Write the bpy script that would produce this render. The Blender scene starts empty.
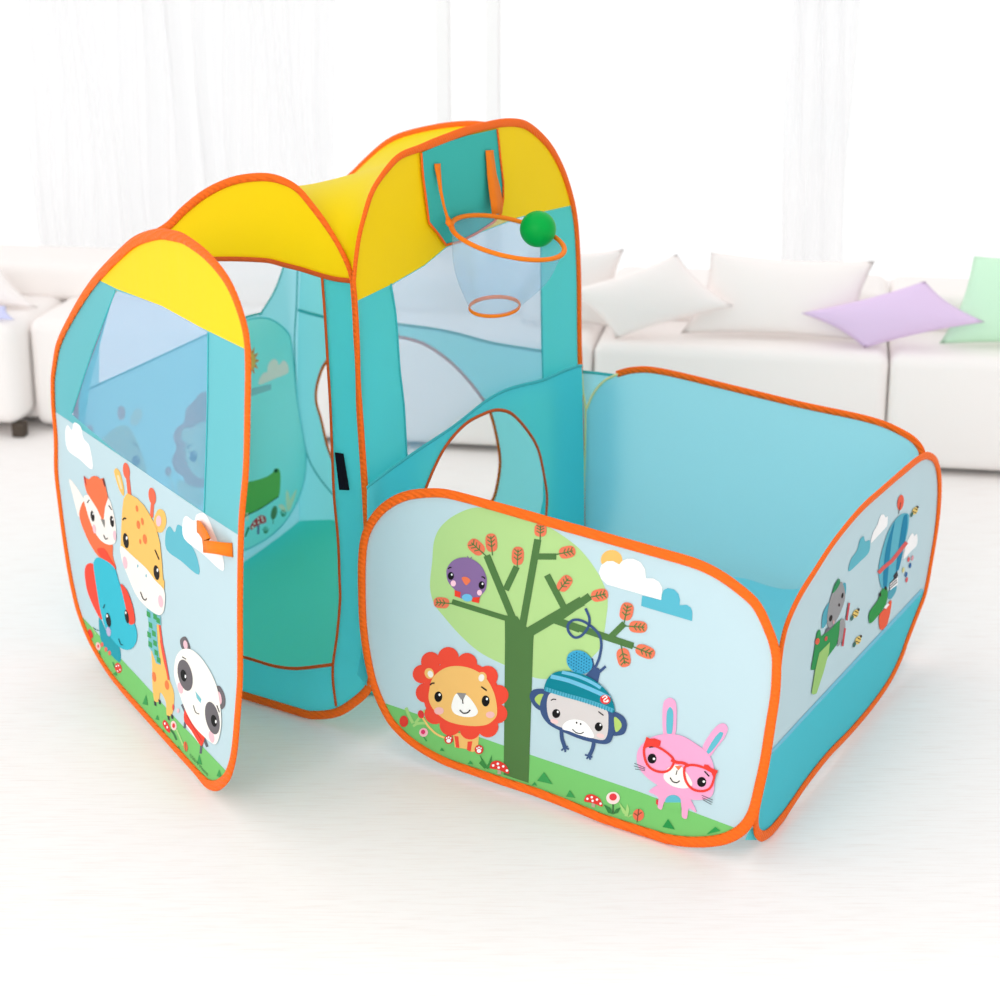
import bpy, bmesh, math, random
import numpy as np
from mathutils import Vector, Matrix
from mathutils.geometry import tessellate_polygon

# ------------------------------------------------------------------ camera, sky, lights, exposure
SC = bpy.context.scene
COL = SC.collection
F = 2000.0                                   # focal length in pixels of the 1000 px frame
CAM_H = 1.95
PITCH = math.atan(680 / F)
CP, SP = math.cos(PITCH), math.sin(PITCH)
EYE = Vector((0, 0, CAM_H))

cam_data = bpy.data.cameras.new('camera')
cam_data.sensor_width = 36
cam_data.lens = 36 * F / 1000
cam_data.dof.use_dof = True
cam_data.dof.focus_distance = 4.15
cam_data.dof.aperture_fstop = 3.4
cam = bpy.data.objects.new('camera', cam_data)
cam.location = EYE
cam.rotation_euler = (math.pi / 2 - PITCH, 0, 0)
COL.objects.link(cam)
SC.camera = cam

world = bpy.data.worlds.new('daylight')
SC.world = world
world.use_nodes = True
bgn = world.node_tree.nodes['Background']
bgn.inputs[0].default_value = (1, 1, 1, 1)
# daylight is weaker from the right front side of the room than from the windows
_wn, _wl = world.node_tree.nodes, world.node_tree.links
_tc = _wn.new('ShaderNodeTexCoord')
_dp = _wn.new('ShaderNodeVectorMath'); _dp.operation = 'DOT_PRODUCT'
_dp.inputs[1].default_value = (0.87, -0.48, 0.0)
_mr = _wn.new('ShaderNodeMapRange')
_mr.inputs['From Min'].default_value = 0.0; _mr.inputs['From Max'].default_value = 1.0
_mr.inputs['To Min'].default_value = 1.17; _mr.inputs['To Max'].default_value = 0.72
_wl.new(_tc.outputs['Generated'], _dp.inputs[0]); _wl.new(_dp.outputs['Value'], _mr.inputs['Value'])
_wl.new(_mr.outputs['Result'], bgn.inputs[1])

def area(name, loc, target, size, power, col=(1, 1, 1), spread=180):
    d = bpy.data.lights.new(name, 'AREA')
    d.shape = 'RECTANGLE'
    d.size, d.size_y = size
    d.energy = power
    d.color = col
    d.spread = math.radians(spread)
    o = bpy.data.objects.new(name, d)
    o.location = loc
    o.rotation_euler = (Vector(target) - Vector(loc)).to_track_quat('-Z', 'Y').to_euler()
    COL.objects.link(o)
area('softbox_key', (-2.1, -1.0, 3.0), (-0.1, 4.0, 0.3), (2.8, 2.4), 72)
area('added_floor_fill', (0.0, 2.3, 2.1), (0.0, 2.31, 0.0), (3.4, 0.4), 7, spread=44)  # added lamp, whitens the near floor to stand in for a fade to white

SC.view_settings.view_transform = 'Standard'
SC.view_settings.look = 'None'
SC.view_settings.gamma = 1
SC.view_settings.use_curve_mapping = False
SC.view_settings.exposure = 0.0

# ------------------------------------------------------------------ helpers
random.seed(4)

def ray(x, y):
    u, v = (x - 500) / F, (y - 500) / F
    return Vector((u, CP - v * SP, -SP - v * CP))

def on_floor(x, y, z=0.0):
    r = ray(x, y)
    return EYE + r * ((z - CAM_H) / r.z)

class Plane:
    """A standing plane of cloth over the floor line through two points; n faces out towards the viewer."""
    def __init__(s, a, b, n=None):
        s.o = Vector(a)
        s.a = (Vector(b) - Vector(a)).normalized()
        s.n = n or Vector((s.a.y, -s.a.x, 0)).normalized()
    def at(s, x, y, off=0.0, zmin=None):
        r = ray(x, y)
        o = s.o + s.n * off
        p = EYE + r * ((o - EYE).dot(s.n) / r.dot(s.n))
        if zmin is not None and p.z < zmin:
            p.z = zmin
        return p
    def shifted(s, d):
        q = Plane(s.o + s.n * d, s.o + s.n * d + s.a, s.n)
        return q

def lin(c):
    return tuple(((v / 255) / 12.92 if v / 255 <= 0.04045 else ((v / 255 + 0.055) / 1.055) ** 2.4) for v in c) + (1,)

_mats = {}
def mat(name, rgb, rough=0.7, transl=0.0, sheer=0.0, bump=0.0, scale=60, kind='noise', spec=0.12, emit=None, vary=0.0):
    if name in _mats:
        return _mats[name]
    m = bpy.data.materials.new(name)
    m.use_nodes = True
    nt = m.node_tree
    N, L = nt.nodes, nt.links
    pb = N['Principled BSDF']
    out = N['Material Output']
    col = lin(rgb)
    pb.inputs['Base Color'].default_value = col
    pb.inputs['Roughness'].default_value = rough
    pb.inputs['Specular IOR Level'].default_value = spec
    tc = N.new('ShaderNodeTexCoord')
    colsock = None
    if vary:
        nz = N.new('ShaderNodeTexNoise'); nz.inputs['Scale'].default_value = 300; nz.inputs['Detail'].default_value = 3
        L.new(tc.outputs['Object'], nz.inputs['Vector'])
        hs = N.new('ShaderNodeMix'); hs.data_type = 'RGBA'
        hs.inputs[6].default_value = tuple(v * (1 - vary) for v in col[:3]) + (1,)
        hs.inputs[7].default_value = tuple(min(1, v * (1 + vary)) for v in col[:3]) + (1,)
        L.new(nz.outputs['Fac'], hs.inputs[0])
        colsock = hs.outputs[2]
        L.new(colsock, pb.inputs['Base Color'])
    if bump:
        bp = N.new('ShaderNodeBump'); bp.inputs['Strength'].default_value = bump
        bp.inputs['Distance'].default_value = 0.01
        if kind == 'stripe':
            tx = N.new('ShaderNodeTexWave'); tx.bands_direction = 'DIAGONAL'
            tx.inputs['Scale'].default_value = scale; tx.inputs['Distortion'].default_value = 2.0
            L.new(tc.outputs['Object'], tx.inputs['Vector']); L.new(tx.outputs['Fac'], bp.inputs['Height'])
        else:
            mp = N.new('ShaderNodeMapping'); mp.inputs['Scale'].default_value = (1, 1, 0.3)
            tx = N.new('ShaderNodeTexNoise'); tx.inputs['Scale'].default_value = scale
            tx.inputs['Detail'].default_value = 4
            L.new(tc.outputs['Object'], mp.inputs['Vector']); L.new(mp.outputs['Vector'], tx.inputs['Vector'])
            L.new(tx.outputs['Fac'], bp.inputs['Height'])
        L.new(bp.outputs['Normal'], pb.inputs['Normal'])
    sh = pb.outputs['BSDF']
    if transl:
        tr = N.new('ShaderNodeBsdfTranslucent'); tr.inputs['Color'].default_value = col
        mx = N.new('ShaderNodeMixShader'); mx.inputs[0].default_value = transl
        L.new(sh, mx.inputs[1]); L.new(tr.outputs[0], mx.inputs[2]); sh = mx.outputs[0]
    if sheer:
        tp = N.new('ShaderNodeBsdfTransparent')
        mx = N.new('ShaderNodeMixShader'); mx.inputs[0].default_value = sheer
        L.new(sh, mx.inputs[1]); L.new(tp.outputs[0], mx.inputs[2]); sh = mx.outputs[0]
    if emit:
        pb.inputs['Emission Color'].default_value = (1, 1, 1, 1)
        pb.inputs['Emission Strength'].default_value = emit
    L.new(sh, out.inputs['Surface'])
    _mats[name] = m
    return m

def ink(rgb):
    return mat('ink_%02x%02x%02x' % tuple(rgb), rgb, rough=0.75, spec=0.15)

def link(name, me, parent=None):
    o = bpy.data.objects.new(name, me)
    COL.objects.link(o)
    if parent is not None:
        o.parent = parent
        o.matrix_parent_inverse = parent.matrix_world.inverted()
    return o

def tag(o, label=None, cat=None, group=None, kind=None):
    if label: o['label'] = label
    if cat: o['category'] = cat
    if group: o['group'] = group
    if kind: o['kind'] = kind
    return o

def empty(name, loc):
    o = bpy.data.objects.new(name, None)
    o.location = loc
    o.empty_display_size = 0.1
    COL.objects.link(o)
    bpy.context.view_layer.update()
    return o

class MB:
    """Collects faces with materials into one mesh object."""
    def __init__(s):
        s.v, s.f, s.mi, s.ms, s.sm = [], [], [], [], []
    def m(s, material):
        if material not in s.ms: s.ms.append(material)
        return s.ms.index(material)
    def poly(s, pts, material, holes=()):
        loops = [[Vector(p) for p in pts]] + [[Vector(p) for p in h] for h in holes]
        base = len(s.v)
        for lp in loops: s.v += [tuple(p) for p in lp]
        k = s.m(material)
        for t in tessellate_polygon(loops):
            s.f.append(tuple(base + i for i in t)); s.mi.append(k); s.sm.append(False)
    def grid(s, rows, material, close_u=False, close_v=False, smooth=True):
        base = len(s.v); R, Cn = len(rows), len(rows[0])
        for r in rows: s.v += [tuple(p) for p in r]
        k = s.m(material)
        for i in range(R if close_v else R - 1):
            for j in range(Cn if close_u else Cn - 1):
                a, b = base + i * Cn + j, base + i * Cn + (j + 1) % Cn
                c, d = base + ((i + 1) % R) * Cn + (j + 1) % Cn, base + ((i + 1) % R) * Cn + j
                s.f.append((a, b, c, d)); s.mi.append(k); s.sm.append(smooth)
    def fan(s, ring, material):
        base = len(s.v); s.v += [tuple(p) for p in ring]
        s.f.append(tuple(range(base, base + len(ring)))); s.mi.append(s.m(material)); s.sm.append(False)
    def box(s, lo, hi, material, mtx=None):
        x0, y0, z0 = lo; x1, y1, z1 = hi
        vs = [Vector(p) for p in ((x0,y0,z0),(x1,y0,z0),(x1,y1,z0),(x0,y1,z0),(x0,y0,z1),(x1,y0,z1),(x1,y1,z1),(x0,y1,z1))]
        if mtx: vs = [mtx @ p for p in vs]
        b = len(s.v); s.v += [tuple(p) for p in vs]; k = s.m(material)
        for q in ((0,3,2,1),(4,5,6,7),(0,1,5,4),(1,2,6,5),(2,3,7,6),(3,0,4,7)):
            s.f.append(tuple(b + i for i in q)); s.mi.append(k); s.sm.append(False)
    def build(s, name, parent=None, bevel=0, fix=True):
        me = bpy.data.meshes.new(name)
        me.from_pydata(s.v, [], s.f)
        for x in s.ms: me.materials.append(x)
        me.polygons.foreach_set('material_index', s.mi)
        me.polygons.foreach_set('use_smooth', s.sm)
        me.update()
        o = link(name, me, parent)
        if bevel:
            md = o.modifiers.new('bevel', 'BEVEL'); md.width = bevel; md.segments = 4; md.limit_method = 'ANGLE'
        return o

def spline(pts, closed=True, n=6):
    """Catmull-Rom through 2D/3D points."""
    P = [Vector(p) for p in pts]; N = len(P); out = []
    rng = N if closed else N - 1
    for i in range(rng):
        p1, p2 = P[i], P[(i + 1) % N]
        p0 = P[i - 1] if (closed or i > 0) else p1 + (p1 - p2)
        p3 = P[(i + 2) % N] if (closed or i + 2 < N) else p2 + (p2 - p1)
        # centripetal-ish damping keeps uneven spacing from looping
        for k in range(n):
            t = k / n
            d1 = (p2 - p0) * 0.5; d2 = (p3 - p1) * 0.5
            ln = (p2 - p1).length
            if d1.length > ln: d1 = d1 * (ln / d1.length)
            if d2.length > ln: d2 = d2 * (ln / d2.length)
            t2, t3 = t * t, t * t * t
            out.append(p1 * (2*t3 - 3*t2 + 1) + d1 * (t3 - 2*t2 + t) + p2 * (-2*t3 + 3*t2) + d2 * (t3 - t2))
    if not closed: out.append(P[-1])
    return out

def sweep(mb, path, nrm, width, thick, material, closed=False, seg=10, wf=None):
    """Flat rounded tape along a 3D path; width lies across the path in the plane whose normal is nrm."""
    N = len(path); rows = []
    for i, p in enumerate(path):
        a = path[i - 1] if (closed or i > 0) else path[0]
        b = path[(i + 1) % N] if (closed or i < N - 1) else path[-1]
        T = (b - a).normalized()
        nn = nrm[i] if isinstance(nrm, list) else nrm
        B = T.cross(nn)
        if B.length < 1e-6: B = Vector((0, 0, 1))
        B.normalize(); Nn = B.cross(T).normalized()
        rows.append([p + B * (math.cos(t) * width / 2 * (wf[i] if wf else 1)) + Nn * (math.sin(t) * thick / 2)
                     for t in (2 * math.pi * k / seg for k in range(seg))])
    mb.grid(rows, material, close_u=True, close_v=closed)
    if not closed:
        mb.fan(rows[0][::-1], material); mb.fan(rows[-1], material)

def tape(name, plane, px, width, material, parent, closed=False, off=0.0, thick=0.006, n=6, zmin=None, smooth=True, wmap=None):
    # wmap: (x, y, factor) marks along the outline; the width blends between the nearest marks
    pts2 = spline([Vector((x, y)) for x, y in px], closed, n) if smooth else [Vector(p) for p in px]
    path = [plane.at(p.x, p.y, off, zmin) for p in pts2]
    wf = None
    if wmap:
        wf = []
        for p in pts2:
            ws = [1 / (1 + (p.x - x) ** 2 + (p.y - y) ** 2) ** 1.5 for x, y, f in wmap]
            wf.append(sum(a * f for a, (x, y, f) in zip(ws, wmap)) / sum(ws))
    mb = MB(); sweep(mb, path, plane.n, width, thick, material, closed, wf=wf)
    return mb.build(name, parent)

# ---- printing on cloth: shapes traced in enlarged crops (ox, oy, scale) laid on the cloth plane
class Print:
    STEP = 0.00035
    def __init__(s, mb, plane, z, inkf=None):
        s.mb, s.pl, s.z = mb, plane, z
        s.ink = inkf or ink
        s.n = 0
    def zoom(s, *z): s.z = z; return s
    def off(s, layer):
        return layer * s.STEP + (s.n % 16) * 0.00001
    def pt(s, p, layer):
        if len(p) == 3:
            (ox, oy, k) = p[2]
        else:
            (ox, oy, k) = s.z
        q = s.pl.at(ox + p[0] * k, oy + p[1] * k, s.off(layer))
        return q
    def P(s, layer, rgb, pts):
        m = s.ink(rgb) if isinstance(rgb, tuple) else rgb
        s.n += 1
        s.mb.poly([s.pt(p, layer) for p in pts], m)
    def S(s, layer, rgb, pts, n=5):
        q = []
        for p in pts:
            ox, oy, k = p[2] if len(p) == 3 else s.z
            q.append(Vector((ox + p[0] * k, oy + p[1] * k)))
        m = s.ink(rgb) if isinstance(rgb, tuple) else rgb
        s.n += 1
        s.mb.poly([s.pl.at(v.x, v.y, s.off(layer)) for v in spline(q, True, n)], m)
    def E(s, layer, rgb, x, y, rx, ry, rot=0, n=22):
        c, d = math.cos(math.radians(rot)), math.sin(math.radians(rot))
        s.P(layer, rgb, [(x + rx*math.cos(t)*c - ry*math.sin(t)*d, y + rx*math.cos(t)*d + ry*math.sin(t)*c)
                         for t in (2*math.pi*k/n for k in range(n))])
    def L(s, layer, rgb, pts, w, smooth=True, closed=False):
        q = [Vector(p[:2]) for p in pts]
        if smooth and len(q) > 2: q = spline(q, closed, 5)
        N = len(q); le, ri = [], []
        for i in range(N):
            a = q[i-1] if (closed or i) else q[0]
            b = q[(i+1) % N] if (closed or i < N-1) else q[-1]
            t = (b - a); t = t.normalized() if t.length else Vector((1, 0))
            nn = Vector((-t.y, t.x)) * w / 2
            le.append(q[i] + nn); ri.append(q[i] - nn)
        m = s.ink(rgb) if isinstance(rgb, tuple) else rgb; s.n += 1; base = len(s.mb.v); k = s.mb.m(m)
        for a, b in zip(le, ri):
            s.mb.v += [tuple(s.pt((a.x, a.y), layer)), tuple(s.pt((b.x, b.y), layer))]
        for i in range(N if closed else N - 1):
            j = (i + 1) % N
            s.mb.f.append((base+2*i, base+2*i+1, base+2*j+1, base+2*j)); s.mb.mi.append(k); s.mb.sm.append(False)

# ------------------------------------------------------------------ materials
TEAL = mat('teal_nylon', (104, 232, 242), 0.5, transl=0.5, bump=0.1, scale=9, vary=0.03)
TEAL_IN = mat('pale_teal_nylon', (150, 236, 244), 0.5, transl=0.5, bump=0.12, scale=7, vary=0.03)
TEAL_LIGHT = mat('sky_teal_nylon', (162, 230, 242), 0.5, transl=0.45, bump=0.12, scale=6, vary=0.03)
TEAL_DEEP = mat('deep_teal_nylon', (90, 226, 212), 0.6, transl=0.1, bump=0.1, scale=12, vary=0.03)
TEAL_DARK = mat('backboard_green_nylon', (62, 188, 178), 0.6, transl=0.05, bump=0.08, scale=20)
SEAM = mat('teal_seam', (70, 184, 190), 0.6)
YELG = mat('yellow_lined_nylon', (255, 214, 4), 0.5, transl=0.02, bump=0.25, scale=10, vary=0.02)
YEL = mat('yellow_nylon', (255, 221, 6), 0.5, transl=0.2, bump=0.2, scale=10, vary=0.02)
SKY = mat('print_pale_blue', (194, 219, 226), 0.6, transl=0.03, bump=0.05, scale=14)
ORG = mat('orange_binding', (255, 112, 30), 0.55, bump=0.35, scale=55, kind='stripe')
ORG_DK = mat('rust_binding', (205, 88, 34), 0.6, bump=0.2, scale=55, kind='stripe')
ORG_LOOP = mat('orange_webbing', (248, 130, 30), 0.55, bump=0.1, scale=120, kind='stripe')
MESH = mat('sheer_blue_mesh', (178, 218, 248), 0.6, sheer=0.55)
MESHP = mat('sheer_pale_mesh', (216, 230, 252), 0.6, sheer=0.68, transl=0.4)
NET = mat('sheer_hoop_net', (160, 205, 235), 0.5, sheer=0.72)
BLACK = mat('black_hook_tape', (16, 18, 28), 0.9, bump=0.3, scale=200)
CORD = mat('elastic_cord', (236, 230, 165), 0.6, bump=0.2, scale=120, kind='stripe')
GLOSSY = mat('shiny_cyan_nylon', (135, 230, 246), 0.3, transl=0.2, bump=0.5, scale=9)
DOORTEAL = mat('door_teal_nylon', (112, 202, 212), 0.5, transl=0.3, bump=0.15, scale=8, vary=0.03)
DMESH = mat('sheer_door_mesh', (132, 186, 226), 0.6, sheer=0.5)
GREEN = mat('green_plastic', (0, 172, 70), 0.4)
W_SOFA = mat('white_sofa_cloth', (250, 244, 241), 0.9, bump=0.1, scale=60, spec=0.1)
W_CUSH = mat('white_cushion_cloth', (255, 247, 244), 0.9, bump=0.1, scale=40, spec=0.1)
LILAC = mat('lilac_cushion_cloth', (230, 205, 238), 0.9, bump=0.15, scale=30, spec=0.1)
MINT = mat('mint_cushion_cloth', (210, 246, 216), 0.9, bump=0.15, scale=30, spec=0.1)
LAV = mat('lavender_cushion_cloth', (214, 216, 252), 0.9, bump=0.1, scale=30, spec=0.1)
FOOT = mat('dark_sofa_foot', (84, 74, 66), 0.6)
WALLM = mat('white_wall_paint', (252, 252, 252), 0.9)
FRAME = mat('white_window_frame', (252, 252, 252), 0.5)
SHEER_CURTAIN = mat('white_sheer_curtain', (246, 246, 247), 0.9, sheer=0.4, transl=0.6)

# ------------------------------------------------------------------ the room
def floor_material():
    m = bpy.data.materials.new('white_limed_wood')
    m.use_nodes = True
    N, L = m.node_tree.nodes, m.node_tree.links
    pb = N['Principled BSDF']
    pb.inputs['Roughness'].default_value = 0.6
    pb.inputs['Specular IOR Level'].default_value = 0.2
    tc = N.new('ShaderNodeTexCoord')
    mp = N.new('ShaderNodeMapping'); mp.inputs['Scale'].default_value = (1.2, 26, 1); mp.inputs['Rotation'].default_value = (0, 0, 0.05)
    nz = N.new('ShaderNodeTexNoise'); nz.inputs['Scale'].default_value = 7; nz.inputs['Detail'].default_value = 8
    nz.inputs['Roughness'].default_value = 0.7
    cr = N.new('ShaderNodeValToRGB')
    cr.color_ramp.elements[0].position = 0.28; cr.color_ramp.elements[0].color = lin((240, 232, 228))
    cr.color_ramp.elements[1].position = 0.52; cr.color_ramp.elements[1].color = lin((249, 245, 243))
    L.new(tc.outputs['Object'], mp.inputs['Vector']); L.new(mp.outputs['Vector'], nz.inputs['Vector'])
    L.new(nz.outputs['Fac'], cr.inputs['Fac']); L.new(cr.outputs['Color'], pb.inputs['Base Color'])
    bp = N.new('ShaderNodeBump'); bp.inputs['Strength'].default_value = 0.08; bp.inputs['Distance'].default_value = 0.004
    L.new(nz.outputs['Fac'], bp.inputs['Height']); L.new(bp.outputs['Normal'], pb.inputs['Normal'])
    return m

fl = MB(); fl.box((-6, -0.6, -0.1), (6, 8.8, 0.0), floor_material())
tag(fl.build('floor'), kind='structure')

# the sofa line sets the direction of the room's back wall
S0, S1 = on_floor(28, 431), on_floor(980, 479)
SA = (S1 - S0).normalized(); SN = Vector((-SA.y, SA.x, 0))          # along the sofa, and away from the viewer
ROOM = Matrix(((SA.x, SN.x, 0, S0.x), (SA.y, SN.y, 0, S0.y), (0, 0, 1, 0), (0, 0, 0, 1)))   # x along sofa, y behind its front

WY = 1.25                                                            # wall face behind the sofa front
# window opening in the back wall: sill low, very tall glazing, behind sheer curtains
wx0, wx1, wz0, wz1 = -1.7, 5.3, 0.12, 2.35
mb = MB()
mb.box((-3.2, WY, 0), (wx0, WY + 0.15, 2.7), WALLM, ROOM)
mb.box((wx1, WY, 0), (6.3, WY + 0.15, 2.7), WALLM, ROOM)
mb.box((wx0, WY, 0), (wx1, WY + 0.15, wz0), WALLM, ROOM)
mb.box((wx0, WY, wz1), (wx1, WY + 0.15, 2.7), WALLM, ROOM)
tag(mb.build('wall_back'), kind='structure')

def glass_mat():
    m = bpy.data.materials.new('window_glass'); m.use_nodes = True
    N, L = m.node_tree.nodes, m.node_tree.links
    for n_ in list(N):
        if n_.type != 'OUTPUT_MATERIAL': N.remove(n_)
    t = N.new('ShaderNodeBsdfTransparent'); g = N.new('ShaderNodeBsdfGlossy'); g.inputs['Roughness'].default_value = 0.05
    mx = N.new('ShaderNodeMixShader'); mx.inputs[0].default_value = 0.04
    L.new(t.outputs[0], mx.inputs[1]); L.new(g.outputs[0], mx.inputs[2]); L.new(mx.outputs[0], N['Material Output'].inputs['Surface'])
    return m
GLASS = glass_mat()

def wall_x(px, py):
    """Room x of the wall point behind a pixel."""
    r = ROOM.inverted() @ EYE; d = (ROOM.inverted().to_3x3()) @ ray(px, py)
    return (r + d * ((WY - r.y) / d.y)).x
mull = [wall_x(440, 60), wall_x(490, 60)]
win = MB()
edges = [wx0, mull[0] - 0.008, mull[1] + 0.008, wx1]
win.box((wx0, WY + 0.03, wz0), (wx1, WY + 0.10, wz0 + 0.06), FRAME, ROOM)
win.box((wx0, WY + 0.03, wz1 - 0.06), (wx1, WY + 0.10, wz1), FRAME, ROOM)
for x in (wx0 + 0.03, mull[0], mull[1], wx1 - 0.03):
    win.box((x - 0.024, WY + 0.03, wz0), (x + 0.024, WY + 0.10, wz1), FRAME, ROOM)
w = tag(win.build('window_1'), kind='structure')
for i in range(3):
    g = MB(); g.box((edges[i], WY + 0.06, wz0), (edges[i+1], WY + 0.066, wz1), GLASS, ROOM)
    tag(g.build('window_pane', w), kind='structure')

def curtain(x0, x1, z0, z1, folds, depth, label, seed):
    rnd = random.Random(seed)
    nx, nz = int(folds * 12), 14
    ph = [rnd.uniform(0, 6.28) for _ in range(6)]
    rows = []
    for j in range(nz + 1):
        z = z0 + (z1 - z0) * j / nz; row = []
        for i in range(nx + 1):
            t = i / nx
            y = WY - 0.13 + depth * (math.sin(t * folds * 6.283 + ph[0]) * (0.6 + 0.4 * math.sin(t * 9 + ph[1])) + 0.35 * math.sin(t * folds * 13.9 + ph[2] + z))
            row.append(ROOM @ Vector((x0 + (x1 - x0) * t + 0.01 * math.sin(5 * z + t * 20), y, z)))
        rows.append(row)
    c = MB(); c.grid(rows, SHEER_CURTAIN)
    return tag(c.build('curtain'), label, 'curtain', 'sheer curtains at the window')
curtain(wall_x(40, 150), wall_x(345, 150), 0.03, 2.4, 11, 0.05, 'wide white sheer curtain hanging behind the left end of the sofa', 3)
curtain(wall_x(785, 150), wall_x(850, 150), 0.03, 2.4, 3, 0.04, 'narrow white sheer curtain hanging behind the lilac cushion', 5)

# ------------------------------------------------------------------ sofa
def room_pt_on(px, py, yoff):
    r = ROOM.inverted() @ EYE; d = ROOM.inverted().to_3x3() @ ray(px, py)
    return r + d * ((yoff - r.y) / d.y)
def rx(px, py): return room_pt_on(px, py, 0).x
SEAT_Z = room_pt_on(800, 352, 0).z
sofa = empty('sofa', ROOM @ Vector((1.5, 0.4, 0)))
tag(sofa, 'long low white sectional sofa standing along the window behind the play tent', 'sofa')

def soft_box(name, x0, x1, y0, y1, z0, z1, r, material, parent, crown=0.0):
    mb = MB()
    def se(t, e): return math.copysign(abs(math.cos(t)) ** e, math.cos(t)), math.copysign(abs(math.sin(t)) ** e, math.sin(t))
    b = MB(); b.box((x0, y0, z0), (x1, y1, z1), material, ROOM)
    o = b.build(name, parent)
    md = o.modifiers.new('bevel', 'BEVEL'); md.width = r; md.segments = 6
    for p in o.data.polygons: p.use_smooth = True
    return o
xl, xr = rx(-260, 400), rx(1330, 400)
seams = [xl, rx(30, 380), rx(592, 360), rx(888, 390), rx(1190, 390)]
soft_box('base', xl, seams[4], 0.05, 0.62, 0.03, 0.16, 0.02, W_SOFA, sofa)
soft_box('seat_cushion', xl, seams[1] - 0.004, -0.10, 0.55, 0.045, SEAT_Z, 0.05, W_SOFA, sofa)
for i in range(1, 4):
    soft_box('seat_cushion', seams[i] + 0.002, seams[i+1] - 0.002, 0.0, 0.55, 0.02, SEAT_Z, 0.04, W_SOFA, sofa)
BZ = room_pt_on(930, 293, 0.38).z
for a_, b_ in ((seams[0], seams[2]), (seams[2], seams[3]), (seams[3], seams[4])):
    soft_box('backrest', a_ + 0.002, b_ - 0.002, 0.34, 0.66, SEAT_Z - 0.02, BZ, 0.04, W_SOFA, sofa)
for x, y in ((rx(27, 428), -0.08), (rx(1100, 440), 0.06), (rx(700, 440), 0.5), (xl + 0.1, 0.05)):
    f = MB(); f.box((x - 0.022, y, 0.0), (x + 0.022, y + 0.04, 0.05), FOOT, ROOM)
    f.build('foot', sofa, bevel=0.006)['label'] = 'small dark foot under the white sofa'

def cushion(name, quad, y0, lean, puff, material, label, group=None):
    """Pillow whose four corners lie on a leaning plane standing on the seat y0 behind the sofa front."""
    base = ROOM @ Vector((0, y0, SEAT_Z))
    up = (Vector((0, 0, 1)) * math.cos(lean) + SN * math.sin(lean))
    n = SA.cross(up).normalized()
    if n.dot(EYE - base) < 0: n = -n
    def hit(x, y):
        r = ray(x, y); return EYE + r * ((base - EYE).dot(n) / r.dot(n))
    q = [hit(*p) for p in quad]
    for p in q:
        if p.z < SEAT_Z + 0.006:
            p += up * ((SEAT_Z + 0.006 - p.z) / up.z)
    G = 22; front, back = [], []
    for j in range(G + 1):
        v = j / G; rf, rb = [], []
        for i in range(G + 1):
            u = i / G
            # edges pull in a little between the corners
            uu = u + 0.05 * math.sin(math.pi * v) * (0.5 - u) * 2 * abs(2*u - 1)
            vv = v + 0.05 * math.sin(math.pi * u) * (0.5 - v) * 2 * abs(2*v - 1)
            p = (q[0].lerp(q[1], uu)).lerp(q[3].lerp(q[2], uu), vv)
            h = puff * (max(0, 1 - (2*u-1)**2) ** 0.55) * (max(0, 1 - (2*v-1)**2) ** 0.55)
            rf.append(p + n * h); rb.append(p - n * h)
        front.append(rf); back.append(rb[::-1])
    mb = MB(); mb.grid(front, material); mb.grid(back, material)
    bmesh_o = mb.build(name)
    bm = bmesh.new(); bm.from_mesh(bmesh_o.data); bmesh.ops.remove_doubles(bm, verts=bm.verts, dist=0.0004)
    bmesh.ops.recalc_face_normals(bm, faces=bm.faces); bm.to_mesh(bmesh_o.data); bm.free()
    return tag(bmesh_o, label, 'cushion', group)
R = math.radians
cushion('cushion', [(528, 250), (624, 249), (608, 340), (520, 336)], 0.20, R(10), 0.045, W_CUSH, 'white square cushion upright behind the tilted white cushion beside the play tent', 'sofa cushions')
cushion('cushion', [(566, 291), (677, 254), (734, 306), (616, 346)], 0.05, R(20), 0.05, W_CUSH, 'white cushion tilted onto its corner nearest the play tent', 'sofa cushions')
cushion('cushion', [(711, 252), (875, 261), (860, 353), (680, 346)], 0.15, R(12), 0.055, W_CUSH, 'large white cushion upright behind the lilac cushion', 'sofa cushions')
cushion('cushion', [(801, 313), (925, 281), (985, 322), (864, 360)], 0.06, R(20), 0.045, LILAC, 'pale lilac cushion tilted onto its corner on the sofa seat', 'sofa cushions')
cushion('cushion', [(974, 256), (1085, 252), (1080, 366), (938, 363)], 0.15, R(12), 0.05, MINT, 'pale mint green cushion at the right end of the sofa', 'sofa cushions')
cushion('cushion', [(-80, 262), (-2, 266), (38, 318), (-72, 322)], 0.14, R(14), 0.05, W_CUSH, 'white cushion at the left end of the sofa', 'sofa cushions')
cushion('cushion', [(-60, 302), (6, 306), (15, 320), (-62, 324)], -0.04, R(24), 0.02, LAV, 'small lavender cushion lying low at the left end of the sofa', 'sofa cushions')

# ------------------------------------------------------------------ planes of the play tent
FP, FA, FD, FQ = on_floor(90, 652), on_floor(370, 738), on_floor(585, 604), on_floor(300, 530)
DOOR = Plane(on_floor(108, 684), on_floor(210, 795))
ENTRY = Plane(FP, FA)
HOOP = Plane(FA, FD)
BACK = Plane(FQ, FD)
LEFT = Plane(FP, FQ)
if LEFT.n.dot(EYE - LEFT.o) < 0: LEFT.n = -LEFT.n          # towards the inside, which the doorway shows
ZM = 0.012

tent = empty('play_tent', (FP + FA + FD + FQ) / 4)
tag(tent, 'teal and yellow pop-up play tent with arched tower, open printed door and basketball hoop', 'play tent')

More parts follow.
